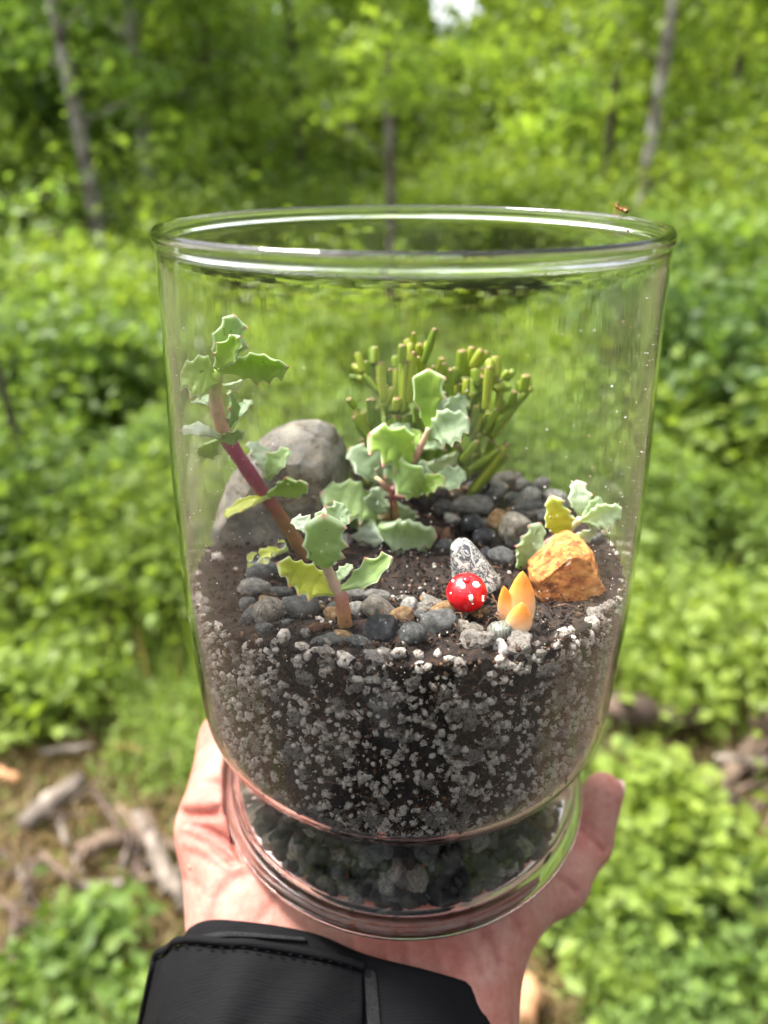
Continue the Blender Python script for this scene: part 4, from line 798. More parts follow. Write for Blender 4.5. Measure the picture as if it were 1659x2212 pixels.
for (ax_, x, y, rx, ry, tl, kd, lab) in [
    (a3, 535, 535, 118, 75, 10, 'dark', 'dark grey pebble under the wet leaf by the left glass'), (a3, 480, 645, 115, 72, -5, 'grey', 'brown grey pebble left of the dark pebbles, below the wet leaf'),
    (a3, 655, 668, 82, 36, 0, 'dark', 'flat dark pebble behind the pair of rounded pebbles on the left'), (a3, 585, 805, 110, 112, 0, 'warm', 'large rounded warm grey pebble at the left front'),
    (a3, 770, 780, 152, 98, 12, 'dark', 'large dark grey pebble beside the rounded warm grey one'), (a3, 430, 765, 62, 62, 0, 'dark', 'dark pebble against the left glass wall'),
    (a3, 440, 872, 62, 44, 0, 'black', 'black pebble lowest at the left glass wall'), (a3, 1005, 985, 106, 46, 4, 'dark', 'flat dark pebble at the soil edge below the front succulent'),
    (a3, 1150, 690, 82, 44, 8, 'grey', 'grey pebble just right of the front stem, at the back'), (a3, 1300, 712, 104, 66, -6, 'grey', 'smooth grey pebble in the second row right of the front stem'),
    (a3, 1000, 810, 52, 75, 0, 'dark', 'dark pebble tucked left behind the front stem'), (a3, 1165, 795, 66, 66, 0, 'light', 'veined pale pebble touching the front stem on its right'),
    (a3, 1235, 800, 56, 62, 0, 'dark', 'dark pebble between the veined pale one and the long slanted one'), (a3, 1325, 805, 150, 88, -38, 'warm', 'long warm grey pebble slanting up to the right'),
    (a3, 1340, 925, 132, 102, -10, 'black', 'big blackish pebble in the middle of the front edge'), (a3, 1525, 768, 66, 62, 0, 'light', 'round pale speckled pebble behind the tan one'),
    (a3, 1462, 838, 90, 62, 25, 'tan', 'angular honey coloured pebble above the big blackish one'), (a3, 1540, 955, 90, 88, -20, 'dark', 'dark pebble between the blackish and the blue grey front pebbles'),
    (a4, 175, 733, 48, 30, -20, 'tan', 'small orange tan pebble behind the round pale one'), (a4, 205, 770, 62, 44, -20, 'grey', 'small grey pebble behind the brown oval one'),
    (a4, 325, 792, 118, 78, 12, 'tan', 'oval brown pebble under the red toadstool'), (a4, 262, 880, 128, 98, 15, 'dark', 'blue grey pebble at the front, before the brown oval one'),
    (a4, 130, 832, 48, 44, 0, 'dark', 'small dark pebble behind the blue grey front one'), (a4, 680, 938, 88, 80, 0, 'green', 'green grey striped pebble before the orange petals'),
    (a4, 815, 965, 82, 48, -35, 'light', 'pale slanted pebble leaning on the orange petals'),
    (a3, 470, 500, 40, 28, 0, 'light', 'pale chip at the upper left of the front pebbles'), (a3, 850, 690, 60, 34, 20, 'warm', 'brown pebble between the left leaf and the large dark pebble'),
    (a3, 1470, 715, 60, 26, 0, 'grey', 'thin grey pebble beyond the smooth grey one'), (a3, 700, 880, 46, 30, 0, 'dark', 'small dark pebble below the large dark grey one')]:
    pebble(*ax_(x, y), rx*.32, ry*.32, tl, kd, lab, FG)
for (ax_, x, y, rx, ry, tl, kd, lab) in [
    (a4, 470, 105, 165, 76, 4, 'grey', 'large flat grey pebble at the back beneath the cactus'), (a4, 672, 205, 78, 82, 0, 'tan', 'beige angular pebble in the back group'),
    (a4, 790, 258, 112, 108, -30, 'warm', 'large warm grey pebble below the beige one'), (a4, 492, 235, 82, 76, 0, 'black', 'black pebble left of the beige one'),
    (a4, 575, 310, 82, 62, 20, 'black', 'black pebble behind the top of the mottled cone'), (a4, 690, 430, 92, 66, -20, 'dark', 'dark slab pebble right of the mottled cone'),
    (a4, 905, 40, 86, 66, 0, 'light', 'pale rounded pebble high in the back group'), (a4, 775, 62, 62, 50, 0, 'dark', 'dark pebble left of the pale rounded one'),
    (a4, 1062, 62, 90, 88, 0, 'light', 'pale pinkish pebble against the back glass by the right succulent'), (a4, 870, 120, 118, 50, 6, 'dark', 'long dark pebble in the middle of the back group'),
    (a4, 765, 135, 54, 26, 0, 'tan', 'small pinkish tan pebble between the dark ones'), (a4, 290, 110, 62, 62, 0, 'dark', 'dark pebble at the cactus foot'),
    (a4, 640, 25, 66, 44, 0, 'grey', 'grey pebble under the right cactus arm'), (a2, 830, 768, 88, 34, 4, 'warm', 'long pebble at the very back of the group'),
    (a2, 1025, 790, 36, 36, 0, 'grey', 'rounded grey pebble standing highest at the back'), (a2, 790, 820, 44, 32, 0, 'grey', 'small grey pebble in the upper back group'),
    (a4, 770, 330, 60, 50, 0, 'dark', 'dark pebble under the large warm grey one'), (a4, 590, 420, 40, 50, 0, 'black', 'small black pebble close to the cone side'), (a4, 1000, 190, 66, 80, 20, 'dark', 'dark pebble behind the yellowish right leaf'),
    (a2, 1240, 1040, 44, 26, 0, 'dark', 'dark pebble below the right succulent by the glass')]:
    k = .32 if ax_ is a4 else .48
    pebble(*ax_(x, y), rx*k, ry*k, tl, kd, lab, BG, h=0.75)
for k in range(34):
    x = rnd.uniform(535, 1040); y = rnd.uniform(1285, 1385); q_ = rnd.choice([1, 1, 1.5]); pebble(x, y, q_*rnd.uniform(12, 20), q_*rnd.uniform(9, 14), rnd.uniform(-30, 30), rnd.choice(['grey', 'warm', 'light', 'tan', 'grey', 'dark']), 'small pebble wedged between the larger ones along the front', 'small pebbles along the front', h=0.35)
# second layer below, filling the back heap
for k in range(26):
    x = rnd.uniform(955, 1200); y = rnd.uniform(1050, 1190); pebble(x, y, rnd.uniform(14, 26), rnd.uniform(11, 18), rnd.uniform(-30, 30), rnd.choice(['dark', 'light', 'grey', 'warm', 'grey', 'tan']), 'small pebble half hidden under the heap at the back right', 'pebbles under the back heap', h=0.1)
# pebbles inside the hollow foot, mostly dark kinds to paint in its shade
placed = []
for k in range(9000):
    if len(placed) >= 280: break
    a = -math.pi/2+rnd.uniform(-2.5, 2.5); s = rnd.uniform(.0016, .0036); z = .0016+s*.72+rnd.random()**1.3*.0125
    lim = in_r(min(z+s*.3, .0185))-s*1.02-.0003; q = lim*(1-.45*rnd.random()**2)
    if k < 2500: z = .0014+s*.72; q = (in_r(.004)-s*1.0-.0003)*(1-.10*rnd.random())
    x, y = q*math.cos(a), q*math.sin(a)
    if z+s*.7 > .0186: continue
    if any((x-u)**2+(y-v)**2+((z-w_)*1.25)**2 < (.70*(s+s2))**2 for u, v, w_, s2 in placed): continue
    placed.append((x, y, z, s))
    kd = rnd.choice(['dark', 'black', 'dark', 'black', 'dark', 'warm', 'grey']); o = bpy.data.objects.new('pebble', PM[kd][k % 7]); COL.objects.link(o); o.location = (x, y, z); o.rotation_euler = (rnd.uniform(-.4, .4), rnd.uniform(-.4, .4), rnd.random()*6.28); o.scale = (s*1.15, s*.95, s*.75)
    tag(o, 'dim grey pebble lying in the hollow glass foot under the soil', 'pebble', 'pebbles in the glass foot')
it = []  # gravel core, its dark tones painting in the shaded void of the foot
for k in range(1500):
    a = rnd.random()*6.283; sz = rnd.uniform(.0010, .0027); z = .0014+sz*.8+rnd.random()**2.2*.0135; q = min(.0425*math.sqrt(rnd.random()), in_r(min(z+sz*.3, .0185))-sz*1.15-.0003); it.append((sz, (q*math.cos(a), q*math.sin(a), z), rnd.choice([(.03, .03, .03), (.06, .056, .052), (.018, .018, .02)])))
stuff_lumps(it, 1, M_crumb, 'drainage_gravel', 'dark drainage gravel filling the middle of the glass foot', amp=.2)

# ---- boulder and rocks
def rock(name, poly, back, Y, mat, label, cat, noise_amp, nscale, smooth_it, cuts=7, dscale=.72, fwd=.0):
    """poly: outline in the picture at depth Y; real thickness 'back' (metres) in front of and behind it"""
    bm = bmesh.new(); c = Vector((0, 0, 0)); P = [at_y(x, y, Y) for x, y in poly]; c = sum(P, Vector())/len(P)
    for p in P: bm.verts.new(p)
    for f, sc in ((-1, dscale), (-.6, .93), (1, dscale), (.6, .93)):
        for p in P: bm.verts.new(c+(p-c)*sc+Vector((0, 1, 0))*back*f)
    r_ = bmesh.ops.convex_hull(bm, input=bm.verts[:]); bmesh.ops.delete(bm, geom=[v for v in bm.verts if not v.link_faces], context='VERTS')
    bmesh.ops.triangulate(bm, faces=bm.faces[:])
    for _ in range(2): bmesh.ops.subdivide_edges(bm, edges=bm.edges[:], cuts=3 if _ == 0 else 2, use_grid_fill=True); bmesh.ops.triangulate(bm, faces=bm.faces[:])
    for _ in range(smooth_it): bmesh.ops.smooth_vert(bm, verts=bm.verts[:], factor=.5, use_axis_x=True, use_axis_y=True, use_axis_z=True)
    bm.normal_update()
    off = [(v, v.normal*noise_amp*mnoise.fractal(v.co*nscale, 1, 2, 5)) for v in bm.verts]
    for v, d in off: v.co += d
    for v in bm.verts:
        q = math.hypot(v.co.x, v.co.y); lim = in_r(v.co.z)-.0010
        if q > lim: v.co.x *= lim/q; v.co.y *= lim/q
    bmesh.ops.recalc_face_normals(bm, faces=bm.faces[:])
    me = bpy.data.meshes.new(name); bm.to_mesh(me); bm.free(); me.polygons.foreach_set('use_smooth', np.ones(len(me.polygons), dtype=bool)); return tag(link(name, me, mat), label, cat)
M_boulder, t, b = new_mat('boulder')
n = noise_n(t, 130, 9, 0.72); r = ramp(t, n.outputs[0], [(0.34, (0.07, 0.066, 0.058)), (0.46, (0.16, 0.15, 0.135)), (0.54, (0.245, 0.23, 0.20)), (0.62, (0.36, 0.32, 0.26)), (0.72, (0.48, 0.40, 0.30))])
n2 = noise_n(t, 55, 6, 0.65, stretch=(1, 1, 2.4)); r2 = ramp(t, n2.outputs[0], [(0.40, (1, 1, 1)), (0.47, (0.75, 0.62, 0.48)), (0.495, (0.22, 0.17, 0.14)), (0.51, (1.0, .92, .8)), (0.6, (1, 1, 1))]); mx = N(t, 'ShaderNodeMixRGB', blend_type='MULTIPLY'); mx.inputs[0].default_value = .85
t.links.new(r.outputs[0], mx.inputs[1]); t.links.new(r2.outputs[0], mx.inputs[2]); t.links.new(mx.outputs[0], b.inputs['Base Color']); b.inputs['Roughness'].default_value = .6; n3 = noise_n(t, 420, 7, .75); bump(t, b, n3.outputs[0], .7, .0010)
rock('boulder', [(430, 1122), (468, 1074), (510, 1016), (543, 968), (585, 932), (640, 911), (690, 907), (724, 924), (746, 962), (757, 1030), (752, 1090), (740, 1160), (695, 1220), (600, 1245), (505, 1240), (432, 1190)], .0120, .0190, M_boulder, 'large smooth grey boulder with rusty streaks at the back left', 'rock', .0006, 110, 6, dscale=.68)
M_oj, t, b = new_mat('orange jasper')
n = noise_n(t, 230, 9, 0.72, stretch=(1, 2.5, 1.7)); r = ramp(t, n.outputs[0], [(0.36, (0.10, 0.03, 0.008)), (0.43, (0.36, 0.095, 0.015)), (0.5, (0.58, 0.205, 0.035)), (0.58, (0.68, 0.31, 0.085)), (0.69, (0.72, 0.47, 0.27))])
t.links.new(r.outputs[0], b.inputs['Base Color']); b.inputs['Roughness'].default_value = .55; n3 = noise_n(t, 420, 6, .75); bump(t, b, n3.outputs[0], .9, .0012)
rock('orange_rock', [(1138, 1226), (1180, 1190), (1205, 1168), (1232, 1158), (1262, 1164), (1280, 1198), (1284, 1230), (1308, 1278), (1296, 1312), (1252, 1336), (1195, 1330), (1155, 1290)], .0048, -.0175, M_oj, 'rough triangular orange rock at the right', 'rock', .0007, 260, 0, dscale=.80)
rock('quartz_rock', [(724, 1178), (735, 1158), (752, 1155), (760, 1172), (768, 1192), (755, 1208), (735, 1222), (722, 1210)], .0022, .0055, stone_mat('veined grey rock', [(.35, (.12, .12, .115)), (.5, (.3, .295, .28)), (.62, (.55, .54, .5)), (.75, (.25, .25, .24))], 260, .6, .8, .001), 'small craggy grey rock with pale veins behind the front succulent', 'rock', .0007, 420, 1, dscale=.6)

# ---- mottled cone toadstool
M_cone, t, b = new_mat('mottled black and cream')
n = noise_n(t, 620, 1.0, .4); n.inputs['Distortion'].default_value = 1.2
r = ramp(t, n.outputs[0], [(.43, (.52, .50, .46)), (.445, (.05, .057, .066)), (.55, (.06, .068, .078)), (.562, (.52, .50, .46)), (.605, (.52, .50, .46)), (.615, (.06, .068, .078))]); t.links.new(r.outputs[0], b.inputs['Base Color']); b.inputs['Roughness'].default_value = .38
M_cream = plain('cream clay', (.72, .68, .60), .5)
def axis_lathe(P0, P1, prof_, seg=40):
    ax = (P1-P0); L = ax.length; V, F = lathe([(r_, z*L) for r_, z in prof_], seg); q = ax.to_track_quat('Z', 'Y').to_matrix(); return [q@Vector(v)+P0 for v in V], F
Yc = on_soil(1030, 1300).y+.004
B0 = at_y(1032, 1270, Yc); A0 = at_y(990, 1166, Yc+.002); s = px(B0)
cone = empty('toadstool', on_soil(1035, 1300), 'cone shaped toadstool mottled black and cream behind the red one', 'toadstool', 'clay toadstools')
V, F = axis_lathe(B0, A0, [(0, .10), (38*s, .06), (50*s, .0), (52.5*s, .01), (52*s, .05), (46*s, .25), (39*s, .5), (31*s, .72), (24*s, .88), (18*s, .96), (10*s, 1.0), (0, 1.01)]); link('cap', mesh('cap', V, F, True, None, M_cone), None, cone)
V, F = axis_lathe(B0+(B0-A0)*.25, B0.lerp(A0, .15), [(0, 0), (15*s, 0), (16*s, .3), (13*s, 1), (0, 1)], 20); link('stem', mesh('stem', V, F, True, None, M_cream), None, cone)
# ---- red toadstool
M_red, t, b = new_mat('red glaze'); n = noise_n(t, 420, 4, .6); r = ramp(t, n.outputs[0], [(.3, (.50, .005, .010)), (.6, (.64, .008, .014)), (.72, (.66, .03, .03))]); t.links.new(r.outputs[0], b.inputs['Base Color']); b.inputs['Roughness'].default_value = .25; n2 = noise_n(t, 300, 3, .5); bump(t, b, n2.outputs[0], .25, .0006); M_white = plain('white dots', (.82, .80, .78), .4)
Yr = on_soil(1010, 1330).y; Rc = at_y(1007, 1277, Yr); s = px(Rc)
red = empty('toadstool', on_soil(1010, 1330), 'small shiny red toadstool with white dots', 'toadstool', 'clay toadstools')
up_ax = (Vector((-.16, -.42, .9))).normalized(); qm = up_ax.to_track_quat('Z', 'Y').to_matrix()
prof_ = [(0, -14*s), (26*s, -17*s), (36*s, -18*s), (42.5*s, -11*s), (44*s, 0), (40*s, 14*s), (31*s, 26*s), (18*s, 33*s), (0, 36*s)]
pp = spline([(a_, 0, b_) for a_, b_ in prof_], 40); V, F = lathe([(max(0, p.x), p.z) for p in pp], 44); 
V = [qm@Vector(v)+Rc for v in V]; link('cap', mesh('cap', V, F, True, None, M_red), None, red)
capbvh = bpy.data.objects[[o.name for o in bpy.data.objects if o.parent == red][0]]
def disc_on(o, x, y, rx, ry, mat, name, parent, lift=.00012):
    dg3 = bpy.context.evaluated_depsgraph_get(); oe = o.evaluated_get(dg3); mw = oe.matrix_world.inverted(); ok, loc, nr, _ = oe.ray_cast(mw@CAM, mw.to_3x3()@ray(x, y))
    if not ok: return
    P_ = oe.matrix_world@loc; n_ = nr.normalized(); u = (RIGHT-n_*RIGHT.dot(n_)).normalized(); v = n_.cross(u); s_ = px(P_)
    V, F = ico(2); Vv = [P_+u*p[0]*rx*s_+v*p[1]*ry*s_+n_*(p[2]*lift*2.2) for p in V]; link(name, mesh(name, Vv, F, True, None, mat), None, parent)
bpy.context.view_layer.update()
for (x, y, rx, ry) in [(427, 633, 19, 21), (516, 622, 26, 24), (482, 712, 15, 24), (560, 712, 11, 18), (360, 598, 11, 14), (346, 680, 6, 8)]: disc_on(capbvh, *a4(x, y), rx*.32, ry*.32*1.1, M_white, 'dot', red)
disc_on(capbvh, *a4(450, 590), 30*.32, 30*.32, M_red, 'knob', red, .00022)
V, F = axis_lathe(Rc-up_ax*46*s+Vector((.001, 0, 0)), Rc-up_ax*12*s, [(0, 0), (17*s, 0), (18*s, .2), (15*s, 1), (0, 1)], 24); link('stem', mesh('stem', V, F, True, None, M_cream), None, red)
# ---- orange petals ornament
M_ob, t, b = new_mat('orange glaze'); a_ = N(t, 'ShaderNodeAttribute', attribute_name='Col'); n = noise_n(t, 520, 5, .65); r = ramp(t, n.outputs[0], [(.27, (.35, .22, .15)), (.33, (.9, .88, .85)), (.6, (1.05, 1.05, 1.05))]); m9 = N(t, 'ShaderNodeMixRGB', blend_type='MULTIPLY'); m9.inputs[0].default_value = 1; t.links.new(a_.outputs['Color'], m9.inputs[1]); t.links.new(r.outputs[0], m9.inputs[2]); t.links.new(m9.outputs[0], b.inputs['Base Color']); n2 = noise_n(t, 260, 3, .5); bump(t, b, n2.outputs[0], .2, .0006); b.inputs['Roughness'].default_value = .28; b.inputs['Subsurface Weight'].default_value = .3; b.inputs['Subsurface Radius'].default_value = (.003, .0012, .0004); b.inputs['Subsurface Scale'].default_value = 1
Yb = on_soil(1110, 1362).y+.0015
bud = empty('petal_ornament', at_y(1112, 1362, Yb), 'glossy orange ornament of three pointed petals in front of the orange rock', 'ornament')
def petal(b_px, t_px, wpx, dY, tY, dpt):
    P0 = at_y(*b_px, Yb+dY); P1 = at_y(*t_px, Yb+tY); s_ = px(P0); ax = (P1-P0); L = ax.length; z = ax.normalized(); u = (RIGHT-z*RIGHT.dot(z)).normalized(); v = z.cross(u); V = []; C = []; seg_ = 28; nr = 26; F = []
    for i in range(nr+1):
        f = i/nr; w_ = wpx*s_*.5*(math.sin(math.pi*min(1, f)**.82)**.72 if 0 < f < 1 else 0)*(1.0-.18*f)*1.06
        for k in range(seg_):
            a = 6.283185*k/seg_; V.append(P0+z*L*f+u*math.cos(a)*w_+v*math.sin(a)*w_*dpt); g = float(smooth01((f-.10)/.75)); C.append((.82*(1-g)+.82*g, .64*(1-g)+.31*g, .44*(1-g)+.045*g))
    for i in range(nr):
        for k in range(seg_): k2 = (k+1) % seg_; F.append((i*seg_+k, i*seg_+k2, (i+1)*seg_+k2, (i+1)*seg_+k))
    link('petal', mesh('petal', V, F, True, np.array(C), M_ob), None, bud)
petal(a4(800, 935), a4(826, 527), 66, .0005, .002, .62); petal(a4(735, 905), a4(700, 628), 40, .0008, .001, .7); petal(a4(785, 965), a4(822, 738), 58, -.003, -.0028, .62)

# ================================================================ SUCCULENTS
GLA = np.array([.43, .57, .34]); LIM = np.array([.35, .53, .08]); YLW = np.array([.52, .57, .06]); PAL = np.array([.58, .68, .53]); PINK = np.array([.66, .09, .17]); DKG = np.array([.28, .44, .11])
KIND = {'g': GLA, 'l': LIM, 'y': YLW, 'p': PAL, 'd': DKG, 'm': GLA*.5+LIM*.5}
lsd = [0]
def leaf(plant, bpx, tpx, wpx, Y0, dY, roll, kind, bend=.16, fold=.42, teeth=4, shape=.62, apex=.42):
    lsd[0] += 1; r2 = random.Random(lsd[0]*3+1); P0 = at_y(*bpx, Y0); P1 = at_y(*tpx, Y0+dY); s = px(P0.lerp(P1, .5)); w_ = wpx*s*.5
    ax = P1-P0; L = ax.length; z = ax.normalized(); mid = (P0+P1)/2; nrm = (CAM-mid); nrm = (nrm-z*nrm.dot(z)).normalized(); nrm = Matrix.Rotation(R(roll), 3, z)@nrm; sd_ = z.cross(nrm)
    nu, nv = 56, 13; V = []; C = []; col = KIND[kind]*r2.uniform(.92, 1.08); th = min(w_*.30, .0019); w_ *= 1.16
    nt_ = 2 if teeth < 5 else 3; ph = [r2.uniform(-.25, .25) for _ in (0, 1)]; u0 = r2.uniform(.30, .40); amp = [r2.uniform(.8, 1.25) for _ in range(12)]; big = r2.choice([0, 1])
    def half(u, side):
        base_ = .22+.78*float(smooth01(u/shape)); base_ *= (1-(1-max(apex, .58))*float(smooth01((u-shape)/(1.0-shape)))); t_ = 0.
        if u > u0-.06:
            g = (u-u0)/(.97-u0)*nt_+ph[side]*(1-u); k = int(round(g)); fr_ = abs(g-k)*2; t_ = max(0., 1-fr_)**1.9*float(smooth01((u-u0+.06)/.10))*amp[k % 12]
        t_ *= (1.0 if side == big else .5); return base_*(.91)+.33*t_-.07*float(smooth01((u-u0)/.1)), min(1, t_)
    for layer in (1, -1):
        for i in range(nu):
            u = i/(nu-1); ce = P0+ax*u*.94+nrm*(bend*L*math.sin(math.pi*u*.9)*1.0-bend*L*.35*u*u)
            for j in range(nv):
                v = -1+2*j/(nv-1); side = 0 if v < 0 else 1; h, tth = half(u, side); ww = w_*h; e = abs(v)
                tipx = .10*L*float(smooth01((u-.80)/.20))*(1-e)**1.25
                edge = math.sqrt(max(0, 1-e**4))*(1 if u < .93 else math.sqrt(max(0, 1-((u-.93)/.07)**2))*.9+.1); p = ce+sd_*(v*ww)+nrm*(fold*ww*(v*v-.3))+z*tipx+nrm*(layer*th*edge*(1.25-.5*u))
                p = p+nrm*(.00018*mnoise.noise(Vector((u*6, v*3, lsd[0]*1.7)))); V.append(p)
                pk = max(tth**2.5*float(smooth01((e-.80)/.20)), float(smooth01((u-.97)/.03))*float(smooth01(1-e/.25))); edgec = max(float(smooth01((e-.82)/.18)), float(smooth01((u-.95)/.05)))*.62
                c_ = col*(1.06-.16*u if layer > 0 else .95); g = float(smooth01(1-u/.3)); c_ = c_*(1-g*.5)+LIM*1.15*g*.5; c_ = c_*(1-edgec)+PAL*1.1*edgec; c_ = c_*(1-pk)+PINK*pk; C.append(c_)
    F = []; o2 = nu*nv
    for i in range(nu-1):
        for j in range(nv-1):
            a = i*nv+j; F.append((a, a+1, a+1+nv, a+nv)); F.append((o2+a, o2+a+nv, o2+a+1+nv, o2+a+1))
        F.append((i*nv, (i+1)*nv, o2+(i+1)*nv, o2+i*nv)); F.append((i*nv+nv-1, o2+i*nv+nv-1, o2+(i+1)*nv+nv-1, (i+1)*nv+nv-1))
    for j in range(nv-1):
        F.append((j, o2+j, o2+j+1, j+1)); a = (nu-1)*nv+j; F.append((a, a+1, o2+a+1, o2+a))
    V = np.array(V); rr_ = np.hypot(V[:, 0], V[:, 1]); lim = np.array([in_r(z_) for z_ in V[:, 2].clip(.03, .135)])-.0009; k = np.minimum(1, lim/np.maximum(rr_, 1e-6)); V[:, :2] *= k[:, None]
    return link('leaf', mesh('leaf', V, F, True, np.array(C), M_leaf), None, plant)
def stem(plant, pts, rpx, cols, n=26):
    P = spline(pts, n); m = len(cols)-1; s = px(P[0]); rad_ = [np.interp(i/(n-1), np.linspace(0, 1, len(rpx)), rpx)*s*(1+.05*math.sin(i*2.1)) for i in range(n)]
    V, F = tube_vf(P, rad_, 14); C = np.repeat(np.array([[np.interp(i/(n-1), np.linspace(0, 1, m+1), [c[q] for c in cols]) for q in range(3)] for i in range(n)]), 14, 0)
    return link('stem', mesh('stem', V, F, True, C, M_stem), None, plant)
BRN = (.24, .12, .045); PUR = (.30, .035, .10); PNK = (.52, .27, .20); PGN = (.55, .50, .28); YBR = (.42, .28, .06)
# 1: tall leaning plant
b1 = on_soil(668, 1205); p1 = empty('succulent', b1, 'tall succulent leaning left on a long purple and brown stem', 'succulent', 'toothed succulents')
Y1 = b1.y
stem(p1, [b1-Vector((0, 0, .003)), at_y(652, 1188, Y1), at_y(612, 1128, Y1-.001), at_y(582, 1085, Y1-.002), at_y(540, 1025, Y1-.004), at_y(497, 958, Y1-.006), at_y(480, 925, Y1-.007), at_y(468, 868, Y1-.009), at_y(470, 800, Y1-.011)], [17, 15, 13.5, 13.5, 14, 14.5, 13, 13, 9], [BRN, BRN, BRN, (.25, .07, .06), PUR, PUR, PNK, (.58, .40, .27), LIM*1.0])
for (b_, t_, w_, Y, dY, ro, kd, kw) in [
    ((425, 400), (520, 135), 170, -.011, .001, 15, 'm', {}), ((455, 400), (550, 245), 120, -.013, -.003, -20, 'l', dict(fold=.5)), ((440, 415), (800, 405), 160, -.012, -.002, 25, 'l', dict(bend=-.12, teeth=5)),
    ((435, 480), (235, 440), 225, -.012, -.001, 10, 'l', dict(teeth=3, shape=.5, apex=.6)), ((460, 500), (575, 470), 70, -.009, .004, 50, 'p', {}), ((470, 750), (500, 530), 90, -.008, .002, 55, 'd', {}),
    ((500, 740), (610, 580), 85, -.005, .004, -40, 'g', {}), ((450, 640), (285, 590), 80, -.006, .005, 50, 'g', {}), ((440, 785), (232, 750), 105, -.011, -.003, 55, 'p', dict(fold=.1)), ((435, 790), (320, 880), 110, -.009, .001, -30, 'l', {}),
    ((440, 795), (565, 760), 75, -.011, -.002, 20, 'd', {}), ((690, 1000), (600, 810), 120, -.003, .003, 40, 'p', dict(fold=.5)), ((700, 1015), (815, 850), 115, -.003, .001, -30, 'm', dict(fold=.4)),
    ((705, 1090), (912, 1050), 130, -.005, -.003, 35, 'l', dict(bend=-.1, teeth=3)), ((710, 1105), (462, 1210), 90, -.005, -.003, 48, 'y', dict(bend=.05, fold=.5))]:
    leaf(p1, a1(*b_), a1(*t_), w_*.4, Y, dY, ro, kd, **kw)
leaf(p1, a3(700, 385), a3(430, 520), 110*.32, Y1-.002, -.004, 40, 'y', teeth=5, fold=.4)
# 2: front plant
b2 = on_soil(748, 1352); p2 = empty('succulent', b2, 'front succulent on a short pink stem among the front pebbles', 'succulent', 'toothed succulents'); Y2 = b2.y
stem(p2, [b2-Vector((0, 0, .003)), at_y(*a3(1085, 860), Y2), at_y(*a3(1060, 700), Y2), at_y(*a3(1025, 640), Y2), at_y(*a3(975, 530), Y2), at_y(*a3(945, 420), Y2)], [16, 15.5, 15, 12, 11, 10], [YBR, (.5, .27, .10), (.50, .22, .17), (.52, .36, .27), (.50, .36, .26), PGN])
for (b_, t_, w_, Y, dY, ro, kd, kw) in [
    ((1025, 685), (650, 480), 215, Y2, -.001, 22, 'y', dict(bend=-.10, teeth=5, shape=.5, apex=.55)), ((1040, 665), (1395, 445), 165, Y2, -.001, -25, 'm', dict(bend=-.1, teeth=4, fold=.5)), ((1030, 625), (1135, 490), 85, Y2+.002, .002, -35, 'g', {}),
    ((950, 480), (945, 175), 250, Y2-.0015, -.004, 0, 'm', dict(bend=.25, teeth=5, shape=.82, apex=.9)), ((935, 300), (1075, 85), 165, Y2+.002, .004, 10, 'g', {}), ((880, 300), (735, 185), 125, Y2+.002, .002, 30, 'p', dict(fold=.6)),
    ((900, 290), (985, 110), 110, Y2+.003, .003, -30, 'g', {}), ((950, 300), (1080, 230), 95, Y2+.001, .001, 40, 'p', {})]:
    leaf(p2, a3(*b_), a3(*t_), w_*.32, Y, dY, ro, kd, **kw)
# 3: middle plant
b3 = on_soil(862, 1150); p3 = empty('succulent', b3, 'bushy pale green succulent in the middle below the cactus', 'succulent', 'toothed succulents'); Y3 = b3.y
stem(p3, [b3-Vector((0, 0, .003)), at_y(*a2(320, 900), Y3), at_y(*a2(318, 835), Y3-.001), at_y(*a2(390, 720), Y3-.001), at_y(*a2(440, 630), Y3-.002), at_y(*a2(478, 540), Y3-.002)], [10, 9, 9, 7.5, 6.5, 5], [BRN, (.35, .2, .09), PUR, (.45, .18, .17), PNK, PGN], 22)
stem(p3, [at_y(*a2(318, 845), Y3-.001), at_y(*a2(370, 850), Y3-.003), at_y(*a2(430, 830), Y3-.004)], [7.5, 6.5, 6], [PUR, PNK, PGN], 10)
stem(p3, [at_y(*a2(310, 850), Y3-.001), at_y(*a2(275, 800), Y3-.003), at_y(*a2(240, 770), Y3-.002)], [7, 6, 5], [PNK, PNK, PGN], 10)
stem(p3, [at_y(*a2(285, 990), Y3-.002), at_y(*a2(280, 940), Y3-.003), at_y(*a2(245, 950), Y3-.004)], [10, 9, 7], [BRN, BRN, PGN], 10)
